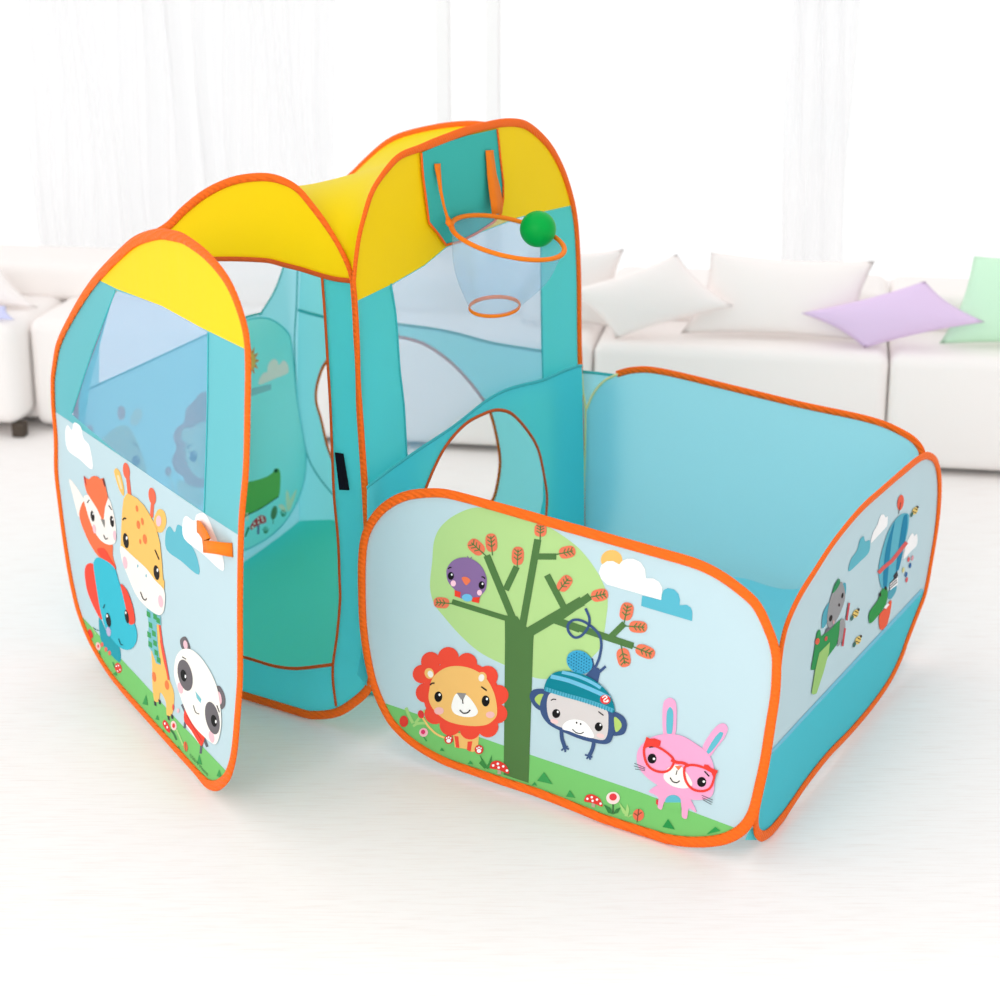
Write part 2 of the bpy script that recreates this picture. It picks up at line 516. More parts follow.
# ---- entrance wall (doorway)
ent_out = [(92,600),(82,540),(78,480),(76,420),(77,395),(85,368),(97,335),(109,297),(124,262),(148,239),(168,226),(184,210),(206,193),(232,181),(258,177),(277,179),(296,188),(312,206),(328,228),(341,250),(349,268),
           (352,280),(354.5,310),(356,336),(357.6,362),(359,400),(361,432),(364,475),(367,520),(369.5,570),(372,630),(373,664),(369,687),(353,703),(335,713),(310,715),(274,709),(243,700),(160,672),(124,655),(104,632)]
ent_open = [(113,296),(124,272),(165,262),(220,259),(266,260),(284,265),(300,269),(322,276),(325,317),(328,368),(330,400),(332,448),(334,496),(338,540),(339.5,580),(340,600),(337,635),(333,665),(297,668),(274,666),(243,656),(160,640),(112,622),(98,580),(88,500),(85,420),(90,385),(101,340)]
mb = MB()
o_in = spline([Vector(p) for p in ent_out], True, 4)
mb.poly([ENTRY.at(p.x, p.y, 0, ZM) for p in o_in], TEAL, [[ENTRY.at(x, y) for x, y in ent_open]])
i0 = ent_out.index((109,297)); i1 = ent_out.index((352,280))
gable = [Vector(p) for p in ent_out[i0:i1+1]]
gable = spline(gable, False, 4) + [Vector(p) for p in ((335,278.5),(322,275.5),(300,269),(284,265),(266,260),(220,259),(165,262),(122,272))]
mb.poly([ENTRY.at(p.x, p.y, 0.0008) for p in gable], YELG)
entry = mb.build('entrance_wall', tent)
tape('edge_binding', ENTRY, ent_out, 0.021, ORG, entry, closed=True, off=0.003, thick=0.010, n=5, zmin=ZM,
     wmap=[(184,210,.9),(258,177,.85),(312,206,.7),(341,250,.5),(352,280,.5),(358,362,.6),(361,430,.8),(369,560,1),(310,715,1),(90,500,.6)])
tape('doorway_binding', ENTRY, [(111,294),(122,273),(165,262),(220,259),(266,260.5),(284,265),(300,269),(321,275.5),(335,279),(351,281)], 0.0105, ORG_DK, entry, off=0.004, thick=0.004)
tape('doorway_binding', ENTRY, [(322,277),(325,317),(328,368),(330,400),(332,448),(334,496),(338,540),(339.5,580),(340,600),(337,635),(333,664),(333,682),(336,706)], 0.007, ORG_DK, entry, off=0.004, thick=0.004)
tape('doorway_binding', ENTRY, [(112,622),(160,640),(243,657),(274,666),(297,668.5),(333,664.5)], 0.008, ORG_DK, entry, off=0.004, thick=0.004)
mb = MB(); mb.poly([ENTRY.at(220+x*.16, 400+y*.16, 0.0045) for x, y in ((722,327),(772,335),(810,562),(750,560))], BLACK)
hk = mb.build('hook_tape', entry); md = hk.modifiers.new('solid', 'SOLIDIFY'); md.thickness = 0.003
hk['label'] = 'black strip of hook tape'

# ---- left wall with mesh window and the pale printed animals on its inside
lw_top = [(112,283),(302,226)]
mb = MB()
lw_mesh = [(99,384),(100,310),(112,292),(170,272),(225,256),(284,246),(283,268),(274,292),(260,315),(245,317.5),(206,335),(150,361)]
mb.poly([LEFT.at(*p) for p in ((100,648),(80,420),(90,340),(112,284),(170,262),(230,243),(302,222),(299,400),(300,528))], TEAL_LIGHT, [[LEFT.at(*p) for p in lw_mesh]])
pr = Print(mb, LEFT, (40, 380, .22))
MANE, PALE, TAN = (238,184,176), (246,252,244), (226,240,228)
pr.S(1, TAN, [(240,300),(275,275),(330,225),(370,205),(410,220),(450,300),(485,410),(470,440),(400,450),(300,400)])
pr.E(1, MANE, 370,150,18,34); pr.E(2, PALE, 438,168,24,42,20); pr.E(1, MANE, 228,228,14,26)
pr.E(2, ink((110,140,160)), 437,367,18,25); pr.E(3, (190,205,210), 445,355,6,8)
pr.L(2, (110,130,135), [(420,297),(432,292),(443,300)], 6)
pr.S(1, MANE, [(735,55),(700,95),(665,130),(655,190),(620,220),(605,260),(620,310),(600,360),(612,410),(650,440),(665,472),(740,490),(830,470),(880,400),(890,280),(860,160),(800,70)])
pr.E(2, PALE, 745,320,85,130); pr.E(2, PALE, 668,250,25,34)
pr.E(3, ink((90,125,150)), 697,347,17,26); pr.E(4, (190,205,215), 702,335,5,8)
pr.L(3, (100,120,130), [(670,312),(676,300),(688,293)], 6)
pr.E(1, MANE, 583,416,15,22); pr.L(1, PALE, [(588,430),(600,470),(612,520)], 8)
pr.S(1, PALE, [(620,470),(660,455),(730,490),(740,560),(680,580),(640,530)])
left = mb.build('left_wall', tent)
mb = MB(); mb.poly([LEFT.at(x, y, -0.002) for x, y in lw_mesh], MESHP)
mb.build('mesh_window', left)['label'] = 'sheer pale blue mesh window'
tape('seam', LEFT, [(80,393),(150,361),(206,335),(245,317.5),(262,313)], 0.006, SEAM, left, off=0.002, thick=0.003)
tape('seam', LEFT, [(284,256),(283,268),(274,292),(260,315)], 0.006, SEAM, left, off=0.002, thick=0.003)

# ---- printed flap hanging inside, by the left wall
FLAP = LEFT.shifted(0.05)
fl_out = [(245,321),(257,318),(268,318.5),(279,324),(289,334),(292,346),(294,368),(297,400),(302,429),(306,456),(304,480),(297,502),(284,523),(268,538),(245,550),(232,550),(226,520),(225,430),(225,360),(231,332)]
mb = MB()
mb.poly([FLAP.at(p.x, p.y) for p in spline([Vector(p) for p in fl_out], True, 4)], mat('mint_teal_nylon', (168, 250, 246), 0.55, transl=0.4, bump=0.08, scale=10))
pr = Print(mb, FLAP, (220, 240, .16))
for a in range(0, 360, 30):
    c, s_ = math.cos(R(a)), math.sin(R(a))
    x, y = 185, 755
    pr.P(1, (244,158,92), [(x+34*c-11*s_, y+54*s_+15*c), (x+62*c, y+98*s_), (x+34*c+11*s_, y+54*s_-15*c)])
pr.E(1, (248,200,112), 185, 755, 36, 58)
pr.P(1, (150,212,220), [(150,1000),(160,945),(205,925),(320,900),(320,935),(200,975)])
pr.S(2, (248,246,242), [(245,905),(250,860),(275,828),(293,825),(302,775),(335,742),(362,760),(368,780),(395,752),(420,772),(426,828),(340,868)], 4)
pr.zoom(220, 400, .16)
pr.S(1, (104,190,96), [(90,505),(170,510),(220,503),(290,480),(328,455),(345,430),(368,432),(378,470),(375,560),(365,603),(300,650),(180,715),(90,760)])
pr.L(2, (50,95,60), [(150,728),(260,675),(367,603)], 6)
pr.E(2, (40,110,70), 350, 442, 13, 13); pr.E(3, (20,50,40), 351, 444, 6, 6)
pr.P(1, (60,140,85), [(150,860),(175,790),(185,800),(165,850)])
pr.E(1, (245,240,225), 170, 730, 10, 26)
pr.S(2, (222,72,84), [(190,790),(210,755),(250,722),(282,728),(286,765),(240,780),(196,812)])
for x, y in ((215,772),(242,765),(238,740),(262,735),(268,752),(205,795)): pr.E(3, (255,250,245), x, y, 6, 8)
pr.P(1, (130,120,165), [(232,775),(246,770),(246,838),(232,838)])
pr.E(1, (98,150,112), 338, 705, 19, 44, 12); pr.L(2, (90,120,70), [(338,670),(332,775)], 4)
pr.S(1, (232,244,214), [(415,565),(432,590),(440,680),(424,695),(412,640)]); pr.S(1, (232,244,214), [(478,558),(468,610),(440,685),(428,690),(440,620)])
pr.S(1, (240,246,222), [(365,660),(395,655),(415,690),(395,700)])
for x, y in ((285,815),(395,710)):
    for d in (-18, -6, 8, 20): pr.L(1, (70,150,100), [(x + d*0.3, y + 18), (x + d, y - 12 - (20-abs(d)))], 5)
flap = mb.build('printed_flap', tent)
tape('edge_seam', FLAP, fl_out, 0.005, TEAL_IN, flap, closed=True, off=0.0, thick=0.003)

# ---- back wall with the round crawl hole
bk_out = [(299,515),(297,400),(299,300),(303,250),(310,222),(322,203),(338,188),(354,174),(366,162),(384,146),(399,137.5),(420,131.5),(444,127),(466,125),(484,126),(506,132),(530,148),(550,175),(563,210),(571,255),(577,320),(581,420),(583,540),(584,590),(560,597),(330,538),(301,530)]
bk_hole = [(327,361),(318,381),(316,400),(321,419),(330,454),(350,490),(380,514),(415,526),(450,525),(478,515),(492,501),(497,486),(500,462),(497,439),(491,415),(484,401),(467,379),(449,361),(426,345),(404,338),(380,336),(352,343)]
bk_mesh = [(388,324),(388,284),(430,235),(480,215),(540,215),(541,350),(492,342),(440,329)]
hole2 = spline([Vector(p) for p in bk_hole], True, 4)
mb = MB()
mb.poly([BACK.at(p.x, p.y, 0, ZM) for p in spline([Vector(p) for p in bk_out], True, 3)], TEAL_IN, [[BACK.at(p.x, p.y) for p in hole2], [BACK.at(*p) for p in bk_mesh]])
back = mb.build('back_wall', tent)
mb = MB(); mb.poly([BACK.at(*p) for p in bk_mesh], MESHP)
mb.build('mesh_window', back)['label'] = 'sheer pale blue mesh window'
tape('edge_binding', BACK, bk_out[bk_out.index((310,222)):bk_out.index((584,590))+1], 0.022, ORG, back, off=0.0, thick=0.010, n=4, zmin=ZM)
tape('seam', BACK, [(299,240),(297.5,270),(296.5,304),(294.5,342),(297,400),(302,430),(307.5,456),(318,476),(333,495)], 0.005, SEAM, back, off=0.006, thick=0.003)
tape('hole_binding', BACK, bk_hole, 0.0095, ORG, back, closed=True, off=0.002, thick=0.004)
tape('seam', BACK, [(298,310),(310,313.5),(340,320),(403,325),(450,332),(492,343),(541,351),(576,356)], 0.009, SEAM, back, off=0.002, thick=0.003)

# ---- hoop wall
hp_out = [(370,690),(370,600),(365,480),(361,420),(358.5,380),(357.5,340),(355.5,300),(354,280),(358,243),(364,217),(373,190),(388,168),(401,155.5),(422,147.5),(444,139),(466,131),(488,125.5),(506,122.5),(523,124),(536,132),(550,147),(561,167),(568,186),(573,205),(576,224),(578,253),(579,286),(579.3,330),(580,369),(582,440),(584,540),(584,585)]
hp_mesh_l = [(391,284),(396,316),(400,370),(404,405),(407,470)]
hp_low = [(357,301),(392,284),(424.5,265),(446,247),(480,232),(519,217),(572,202)]
hp_mesh = [(392,285)] + [(396,316),(400,370),(404,405),(407,470)] + [(420,560),(530,560),(543,500),(543,380),(542,330),(541,213),(519,218),(480,233),(446,248),(424.5,266)]
mb = MB()
mb.poly([HOOP.at(p.x, p.y, 0, ZM) for p in spline([Vector(p) for p in hp_out], True, 3)], TEAL, [[HOOP.at(*p) for p in hp_mesh]])
j0 = hp_out.index((355.5,300)); j1 = hp_out.index((573,205))
g2 = spline([Vector(p) for p in hp_out[j0:j1+1]], False, 4) + [Vector(p) for p in hp_low[::-1][1:]]
mb.poly([HOOP.at(p.x, p.y, 0.0008) for p in g2], YELG)
hoopw = mb.build('hoop_wall', tent)
mm = [(392,285),(396,316),(400,370),(404,405),(407,458),(420,450),(454,426),(486,401),(509,389),(543,380),(542,330),(541,213),(519,218),(480,233),(446,248),(424.5,266)]
mb = MB(); mb.poly([HOOP.at(x, y, 0.0004) for x, y in mm], MESH)
mb.build('mesh_window', hoopw)['label'] = 'sheer blue mesh window'
tape('edge_binding', HOOP, hp_out, 0.0228, ORG, hoopw, closed=False, off=0.002, thick=0.009, n=4, zmin=ZM,
     wmap=[(354,280,.4),(358,243,.45),(373,190,.55),(401,155,.7),(444,139,.9),(523,124,.85),(568,186,.8),(579,290,.8),(358,380,.5),(366,520,.6)])
tape('seam', HOOP, [(391,284),(396,316),(400,370),(404,405),(407,458)], 0.005, SEAM, hoopw, off=0.002, thick=0.003)
tape('seam', HOOP, [(541,214),(541.5,300),(543,380)], 0.005, SEAM, hoopw, off=0.002, thick=0.003)

# ---- floor sheet inside the tent
mb = MB(); cm = (FP + FA + FD + FQ) / 4
rows = []
for jj in range(17):
    v = jj / 16; row = []
    for ii in range(17):
        u = ii / 16
        p = FP.lerp(FA, u).lerp(FQ.lerp(FD, u), v)
        k = 0.05 * (1 - v) + 0.28 * math.exp(-((p - FA).length / 0.16) ** 2) + 0.12 * math.exp(-((p - FP).length / 0.16) ** 2)
        p = p.lerp(cm, k)
        p.z = 0.005 + 0.052 * max(0, (v - 0.6) / 0.4) ** 2 * (0.45 + 0.55 * min(1, u / 0.12))
        row.append(tuple(p))
    rows.append(row)
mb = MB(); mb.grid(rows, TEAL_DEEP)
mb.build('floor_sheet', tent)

# ---- roof: a stretched membrane between the three arches
def resample(pts, n):
    d = [0]
    for a, b in zip(pts, pts[1:]): d.append(d[-1] + (b - a).length)
    out, k = [], 0
    for i in range(n + 1):
        t = d[-1] * i / n
        while k < len(pts) - 2 and d[k+1] < t: k += 1
        out.append(pts[k].lerp(pts[k+1], (t - d[k]) / max(1e-9, d[k+1] - d[k])))
    return out
def arc(plane, out, a, b, off=0.0):
    i, j = out.index(a), out.index(b)
    return [plane.at(p.x, p.y, off) for p in spline([Vector(p) for p in out[i:j+1]], False, 6)]
NR = 40
e0 = resample(arc(ENTRY, ent_out, (109,297), (352,280), -0.004), NR)
e1 = resample(arc(HOOP, hp_out, (354,280), (573,205), -0.004), NR)
e2 = resample(arc(BACK, bk_out, (303,250), (571,255), -0.002), NR)
e3 = [e0[0].lerp(e2[0], i / NR) + Vector((0, 0, 0.06 * math.sin(math.pi * i / NR))) for i in range(NR + 1)]
G = np.zeros((NR + 1, NR + 1, 3))
for i in range(NR + 1):
    for j in range(NR + 1):
        u, v = i / NR, j / NR
        G[j, i] = np.array((e0[i] * (1 - v) + e2[i] * v))
for i in range(NR + 1):
    G[i, 0] = e3[i]; G[i, NR] = e1[i]
for i in range(NR + 1):
    G[0, i] = e0[i]; G[NR, i] = e2[i]
for _ in range(2500):
    G[1:-1, 1:-1] = (G[:-2, 1:-1] + G[2:, 1:-1] + G[1:-1, :-2] + G[1:-1, 2:]) / 4
for i in range(NR + 1):
    for j in range(NR + 1):
        G[j, i, 2] += 0.015 * math.sin(math.pi * i / NR) * math.sin(math.pi * j / NR)
mb = MB(); mb.grid([[tuple(G[j, i]) for i in range(NR + 1)] for j in range(NR + 1)], YEL)
mb.build('roof', tent)['label'] = 'yellow saddle shaped roof'

# ---- the open door with its printed animals
door_out = [(158,234),(172,235.5),(184,239),(206,255),(226,279),(238,305),(246,334),(248,362),(247.5,407),(246,468),(241.5,521),(240,600),(240,676),(237.6,714),(234,753),(228,775),(218,785),(208,784),(194,769),(156,727),(114,679),(92,644),(79,612),(73,588),(69,567),(64,534),(60,503),(56.5,472),(56,437),(53.5,406),(53,380),(54.5,366),(59,343),(75,311),(94,282),(117,257),(136,241)]
dwin = [(115,290),(140,298),(162,306),(200,327),(208,332),(207,420),(204,512),(160,483),(120,455),(72,414.5),(91,352)]
d2 = spline([Vector(p) for p in door_out], True, 4)
mb = MB()
mb.poly([DOOR.at(p.x, p.y, 0, ZM) for p in d2], DOORTEAL, [[DOOR.at(*p) for p in dwin]])
k0 = door_out.index((117,257))
yl = [Vector((96.5,279))] + [Vector(p) for p in door_out[k0:]] + [Vector(p) for p in door_out[:door_out.index((248,362))]]
yl = spline(yl, False, 4) + [Vector((247,350)), Vector((200,327)), Vector((162,306)), Vector((117,289))]
mb.poly([DOOR.at(p.x, p.y, 0.0008) for p in yl], YELG)
# teal right jamb keeps the deeper teal, printed sheet below
i_a, i_b = door_out.index((241.5,521)), door_out.index((53.5,406))
sk = [Vector((54.3,411)), Vector((120,455.5)), Vector((160,483)), Vector((204,513)), Vector((240,536))] + spline([Vector(p) for p in door_out[door_out.index((240,600)):i_b]], False, 4)
mb.poly([DOOR.at(p.x, p.y, 0.0006, ZM) for p in sk], SKY)
pr = Print(mb, DOOR, (0, 0, 1))
i_g0, i_g1 = door_out.index((218,785)), door_out.index((79,612))
gr = [Vector((80,614.5)), Vector((139,678)), Vector((180,723)), Vector((228,773))] + spline([Vector(p) for p in door_out[i_g0:i_g1+1]], False, 4)
GRASS, GDARK = (122,200,112), (62,158,84)
mb.poly([DOOR.at(p.x, p.y, 3*Print.STEP, ZM) for p in gr], ink(GRASS))
pr.zoom(40, 380, .22)
WHITE, CLOUDB, PINK, DARK, CREAM = (252,252,252), (98,184,200), (245,195,205), (35,30,30), (246,240,232)
pr.S(3, WHITE, [(115,235),(125,205),(145,228),(155,193),(185,212),(198,265),(225,300),(238,405),(180,360),(125,315)], 4)
pr.S(3, CLOUDB, [(572,690),(590,665),(612,692),(625,658),(650,672),(660,710),(708,790),(722,885),(640,822),(575,770)], 4)
pr.S(4, WHITE, [(650,640),(665,618),(700,640),(712,612),(745,605),(770,640),(790,690),(828,790),(831,868),(740,790),(655,720)], 4)
ORF = (246,116,72)
# fox
pr.zoom(60, 460, .12)
pr.S(3, CREAM, [(75,160),(120,200),(185,300),(200,345),(160,470),(140,430),(105,290)])
pr.S(4, ORF, [(160,460),(195,345),(230,400),(300,600),(430,690),(440,800),(465,890),(460,915),(380,860),(300,780),(220,640)])
pr.S(5, CREAM, [(200,300),(300,300),(400,310),(452,470),(468,600),(460,688),(400,705),(330,660),(270,560),(225,430)])
pr.P(6, ORF, [(195,130),(215,150),(240,162),(262,140),(285,132),(312,138),(333,158),(362,150),(375,200),(388,260),(400,315),(375,390),(362,500),(350,500),(310,410),(260,330),(222,272),(205,210)])
pr.P(7, (200,70,60), [(195,130),(212,150),(222,215),(205,190)]); pr.P(7, (130,60,55), [(362,150),(352,165),(370,225),(378,215)])
pr.E(7, DARK, 270,468,15,45,-8); pr.E(7, DARK, 432,512,15,48,-8); pr.E(8, WHITE, 276,448,5,10); pr.E(8, WHITE, 438,495,5,10)
pr.P(7, (135,135,130), [(338,490),(372,498),(370,565)]); pr.L(7, DARK, [(362,625),(380,660),(398,650)], 7)
pr.E(7, PINK, 285,575,12,38,-8); pr.E(7, PINK, 455,630,12,42,-5)
pr.L(7, DARK, [(226,358),(238,338),(246,338)], 8); pr.L(7, DARK, [(405,378),(430,415)], 8)
pr.S(6, (242,76,52), [(312,740),(370,740),(430,840),(466,900),(440,912),(370,850),(325,785)])
# elephant
pr.zoom(60, 560, .12)
EL, RD = (52,188,208), (250,76,56)
pr.S(4, RD, [(205,120),(215,50),(250,26),(285,45),(305,200),(335,380),(355,480),(338,495),(280,390),(228,260)])
pr.S(4, (28,158,174), [(330,480),(390,600),(460,690),(500,740),(500,850),(430,795),(350,690),(325,560)])
pr.S(6, EL, [(278,50),(285,5),(312,-20),(360,-8),(450,60),(490,180),(540,320),(600,480),(638,590),(635,680),(590,742),(520,740),(450,680),(390,590),(342,450),(305,240)])
pr.S(7, RD, [(505,200),(560,260),(608,400),(622,520),(580,535),(560,450),(530,320)])
pr.E(8, DARK, 402,500,20,60,-10); pr.E(8, DARK, 556,472,16,58,-10); pr.E(9, WHITE, 392,465,7,13); pr.E(9, WHITE, 548,440,6,12)
pr.E(8, (190,182,215), 405,597,18,40,-8); pr.L(8, (20,70,80), [(488,655),(505,702),(525,708)], 7); pr.L(8, (20,70,80), [(360,402),(372,370)], 9)
pr.L(4, (40,120,110), [(275,562),(300,580),(328,590)], 7)
# giraffe
z13, z14, z15 = (60, 460, .12), (60, 560, .12), (140, 640, .16)
YG, HORN, SPOT = (246,194,104), (240,108,78), (238,128,72)
pr.zoom(*z13)
pr.L(4, HORN, [(555,90),(568,180),(580,300)], 30, False); pr.E(4, HORN, 553,92,28,70,-8)
pr.L(4, HORN, [(772,330),(762,480)], 28, False); pr.E(4, HORN, 768,302,30,72,-8)
pr.S(4, YG, [(450,100),(468,68),(498,100),(530,220),(530,300),(495,250)]); pr.S(5, (250,215,170), [(475,130),(492,130),(520,240),(505,240)])
pr.S(4, YG, [(780,500),(820,412),(868,430),(886,520),(852,600),(800,590)]); pr.E(5, PINK, 822,508,22,46)
pr.P(6, YG, [(505,720),(510,560),(518,420),(530,320),(560,275),(640,318),(700,380),(750,460),(800,560),(832,690),(848,840),(858,990),(870,180,z14),(866,260,z14),(640,880),(520,760)])
pr.S(7, (248,242,234), [(505,715),(600,795),(720,905),(790,165,z14),(866,250,z14),(874,350,z14),(858,438,z14),(820,458,z14),(740,410,z14),(640,300,z14),(560,120,z14),(515,830)])
pr.E(8, DARK, 548,672,22,64,-8); pr.E(8, DARK, 803,938,23,62,-8); pr.E(9, WHITE, 556,650,7,15); pr.E(9, WHITE, 812,918,7,15)
pr.E(8, PINK, 542,855,18,52,-8)
for x, y, a, b in ((640,405,10,28),(652,540,14,36),(685,512,10,32),(706,660,16,42),(668,680,8,22)): pr.E(8, SPOT, x, y, a, b, -8)
pr.L(8, DARK, [(522,502),(535,485),(550,490)], 12); pr.L(8, DARK, [(790,748),(825,830)], 9)
pr.zoom(*z14)
pr.E(8, (140,190,200), 648,50,6,14); pr.E(8, (140,190,200), 718,132,6,14)
pr.E(8, PINK, 838,345,20,52,-8); pr.L(8, DARK, [(670,265),(690,318),(710,335),(722,318)], 9)
pr.P(4, YG, [(735,430),(835,500),(855,700),(885,850),(908,1000),(775,1000),(760,760)])
pr.L(5, (238,88,72), [(828,530),(848,690),(875,830),(905,1000)], 16)
pr.P(5, (120,190,196), [(722,400),(838,470),(842,545),(805,535),(815,700),(838,875),(800,860),(765,760),(735,718),(738,540)])
for q in ((735,450),(790,470),(752,540),(815,500),(740,620),(780,610),(750,700),(790,690),(800,770),(820,830)):
    x, y = q; pr.P(6, (66,160,92), [(x-14,y-28),(x+16,y-10),(x+18,y+34),(x-12,y+18)])
pr.zoom(*z15)
pr.S(4, YG, [(72,-10),(128,-10),(142,120),(178,235),(210,320),(212,400),(198,468),(168,470),(160,385),(128,328),(118,382),(90,382),(76,260),(76,120)])
pr.L(5, (238,88,72), [(127,0),(150,130),(178,238)], 7)
pr.E(5, SPOT, 88,230,12,32,-8); pr.E(5, SPOT, 168,282,13,30,-8)
for x, y in ((94,398),(122,388),(178,488),(200,480)): pr.P(5, (60,62,72), [(x-8,y-18),(x+6,y-10),(x+8,y+16),(x-4,y+10)])
# panda
GY = (108,104,108)
pr.S(4, GY, [(250,0),(285,-20),(315,50),(292,62),(262,54)]); pr.E(5, PINK, 284,30,13,28,-10)
pr.S(4, GY, [(475,292),(500,290),(530,350),(530,412),(505,432),(490,370)]); pr.E(5, PINK, 495,362,14,42,-10)
pr.L(4, (100,102,112), [(262,402),(282,448)], 15, False); pr.L(4, (100,102,112), [(398,612),(420,668)], 16, False)
pr.L(4, (100,102,112), [(285,498),(278,552)], 15, False); pr.L(4, (100,102,112), [(385,648),(378,710)], 15, False)
pr.L(5, CREAM, [(292,528),(372,642)], 14, False)
pr.S(5, (240,74,56), [(288,425),(345,510),(402,600),(397,640),(380,662),(320,565),(275,500)])
pr.L(6, (200,52,52), [(290,470),(385,630)], 4, False)
pr.S(7, (250,246,238), [(215,160),(228,100),(265,58),(320,60),(380,110),(440,200),(482,300),(502,420),(508,520),(495,605),(470,652),(420,622),(340,540),(280,430),(235,300),(213,220)])
pr.E(8, GY, 282,220,44,100,-12); pr.E(8, GY, 452,488,42,104,-12)
pr.E(9, (20,20,22), 272,222,18,38,-10); pr.E(9, (20,20,22), 462,505,18,38,-10); pr.E(10, WHITE, 284,228,5,11); pr.E(10, WHITE, 474,510,5,11)
pr.P(8, (122,195,205), [(345,318),(384,370),(378,395),(354,362)]); pr.L(8, DARK, [(333,408),(348,452),(370,463)], 5)
pr.E(8, PINK, 252,300,16,36,-12); pr.E(8, PINK, 447,605,16,38,-12)
pr.L(8, DARK, [(263,105),(287,120)], 6); pr.L(8, DARK, [(480,408),(496,452)], 6)
# meadow details
pr.S(5, (226,60,58), [(140,520),(155,500),(185,542),(186,580),(160,560)]); pr.E(6, WHITE, 155,522,5,8); pr.E(6, WHITE, 170,545,5,8)
pr.E(5, (250,215,210), 210,535,18,30,-10); pr.E(6, (226,60,68), 210,535,9,15)
pr.L(5, (64,120,72), [(190,560),(210,585),(228,625)], 11); pr.L(5, (176,220,140), [(228,560),(250,610),(270,660)], 9)
pr.E(5, (230,110,72), 285,665,12,32,-10); pr.L(6, (90,110,60), [(285,640),(285,700)], 3)
pr.E(5, (235,90,80), 207,420,6,20); pr.E(5, PINK, 238,442,8,14)
for t in (((15,400),(38,342),(50,408)),((95,495),(108,468),(120,502)),((355,770),(370,714),(388,780)),((478,850),(495,808),(512,862)),((130,585),(145,560),(158,592)),((230,680),(242,660),(252,690))): pr.P(5, GDARK, t)
pr.zoom(*z14)
pr.S(5, (226,60,58), [(235,580),(255,580),(275,630),(262,655),(240,620)]); pr.E(5, (245,200,195), 318,718,20,34,-10); pr.E(6, (226,60,68), 318,718,8,14)
pr.E(5, (226,70,58), 485,900,28,44,-15)
for x, y in ((470,885),(488,880),(500,915),(480,925)): pr.E(6, WHITE, x, y, 5, 7)
pr.E(5, (236,110,90), 350,705,12,20); pr.E(5, (236,110,90), 382,745,12,20); pr.E(5, (236,110,90), 412,775,12,20)
pr.L(5, (60,130,80), [(440,850),(455,900)], 8); pr.L(5, (60,130,80), [(330,760),(335,800)], 8)
pr.L(5, (176,220,140), [(270,560),(300,620)], 8); pr.P(5, GDARK, [(440,950),(470,925),(475,965)])
door = mb.build('door_panel', tent)
mb = MB(); mb.poly([DOOR.at(x, y, 0.0003) for x, y in dwin], DMESH)
mb.build('mesh_window', door)['label'] = 'sheer blue mesh window'
tape('edge_binding', DOOR, door_out, 0.0225, ORG, door, closed=True, off=0.003, thick=0.011, n=5, zmin=ZM,
     wmap=[(158,234,1),(226,279,.85),(247,362,.75),(246,468,.8),(240,600,.75),(236,740,.9),(212,785,1.05),(190,765,.75),(156,727,.75),(92,644,.55),(73,588,.75),(60,503,.65),(53,406,.6),(59,343,.8),(94,282,.95)])
tape('seam', DOOR, [(208,333),(207,420),(204,512)], 0.005, SEAM, door, off=0.001, thick=0.002)
tape('seam', DOOR, [(115,291),(92,352),(72,413)], 0.005, SEAM, door, off=0.001, thick=0.002)
# small printed copyright line at the foot of the door
def print_text(body, plane, p0, p1, height_px, material, parent, name):
    cu = bpy.data.curves.new(name, 'FONT'); cu.body = body; cu.size = 1.0
    tmp = bpy.data.objects.new('tmp_text', cu); COL.objects.link(tmp)
    dg = bpy.context.evaluated_depsgraph_get(); me = bpy.data.meshes.new_from_object(tmp.evaluated_get(dg))
    bpy.data.objects.remove(tmp)
    wmax = max(v.co.x for v in me.vertices)
    a, b = plane.at(*p0), plane.at(*p1)
    ux = (b - a); up = plane.at(p0[0], p0[1] - height_px) - a
    for v in me.vertices:
        v.co = a + ux * (v.co.x / wmax) + up * v.co.y + plane.n * (6 * Print.STEP)
    me.materials.append(material)
    return link(name, me, parent)
print_text('\u00a92019 Mattel', DOOR, (190.5, 756), (208.5, 776), 4.4, ink((48, 110, 70)), door, 'printed_line')
# pull loop
rows = []
for (x0, y0, x1, y1, off) in ((711,638,712,692,.003),(726,642,722,700,.009),(752,680,736,722,.016),(772,718,740,758,.022),(742,731,741,784,.026),(760,730,770,788,.026),(800,735,805,792,.022),(840,740,842,800,.012),(872,742,875,806,.003)):
    rows.append([DOOR.at(40 + x0*.22, 380 + y0*.22, off), DOOR.at(40 + x1*.22, 380 + y1*.22, off)])
mb = MB(); mb.grid(rows, ORG_LOOP)
pl_ = mb.build('pull_loop', door); md = pl_.modifiers.new('solid', 'SOLIDIFY'); md.thickness = 0.002
pl_['label'] = 'orange webbing pull loop'

# ---- basketball hoop on the tower wall
hz = (400, 110, .22)
def hpx(x, y, off): return HOOP.at(hz[0] + x*hz[2], hz[1] + y*hz[2], off)
mb = MB()
board = [(97,195),(200,150),(300,118),(443,86),(449,140),(458,230),(470,330),(470,400),(460,470),(425,510),(350,560),(270,600),(210,614),(175,565),(132,512),(118,400),(105,300)]
mb.poly([hpx(x, y, 0.004) for x, y in board], TEAL_DARK)
bb = mb.build('backboard', tent); bb['label'] = 'green teal backboard panel'
mb = MB(); sweep(mb, [hpx(x, y, 0.006) for x, y in board[3:9]], HOOP.n, 0.006, 0.004, ORG)
mb.build('board_binding', bb)
mb = MB(); sweep(mb, [hpx(x, y, 0.006) for x, y in (board[8:] + [board[0]])], HOOP.n, 0.006, 0.004, ORG)
mb.build('board_binding', bb)
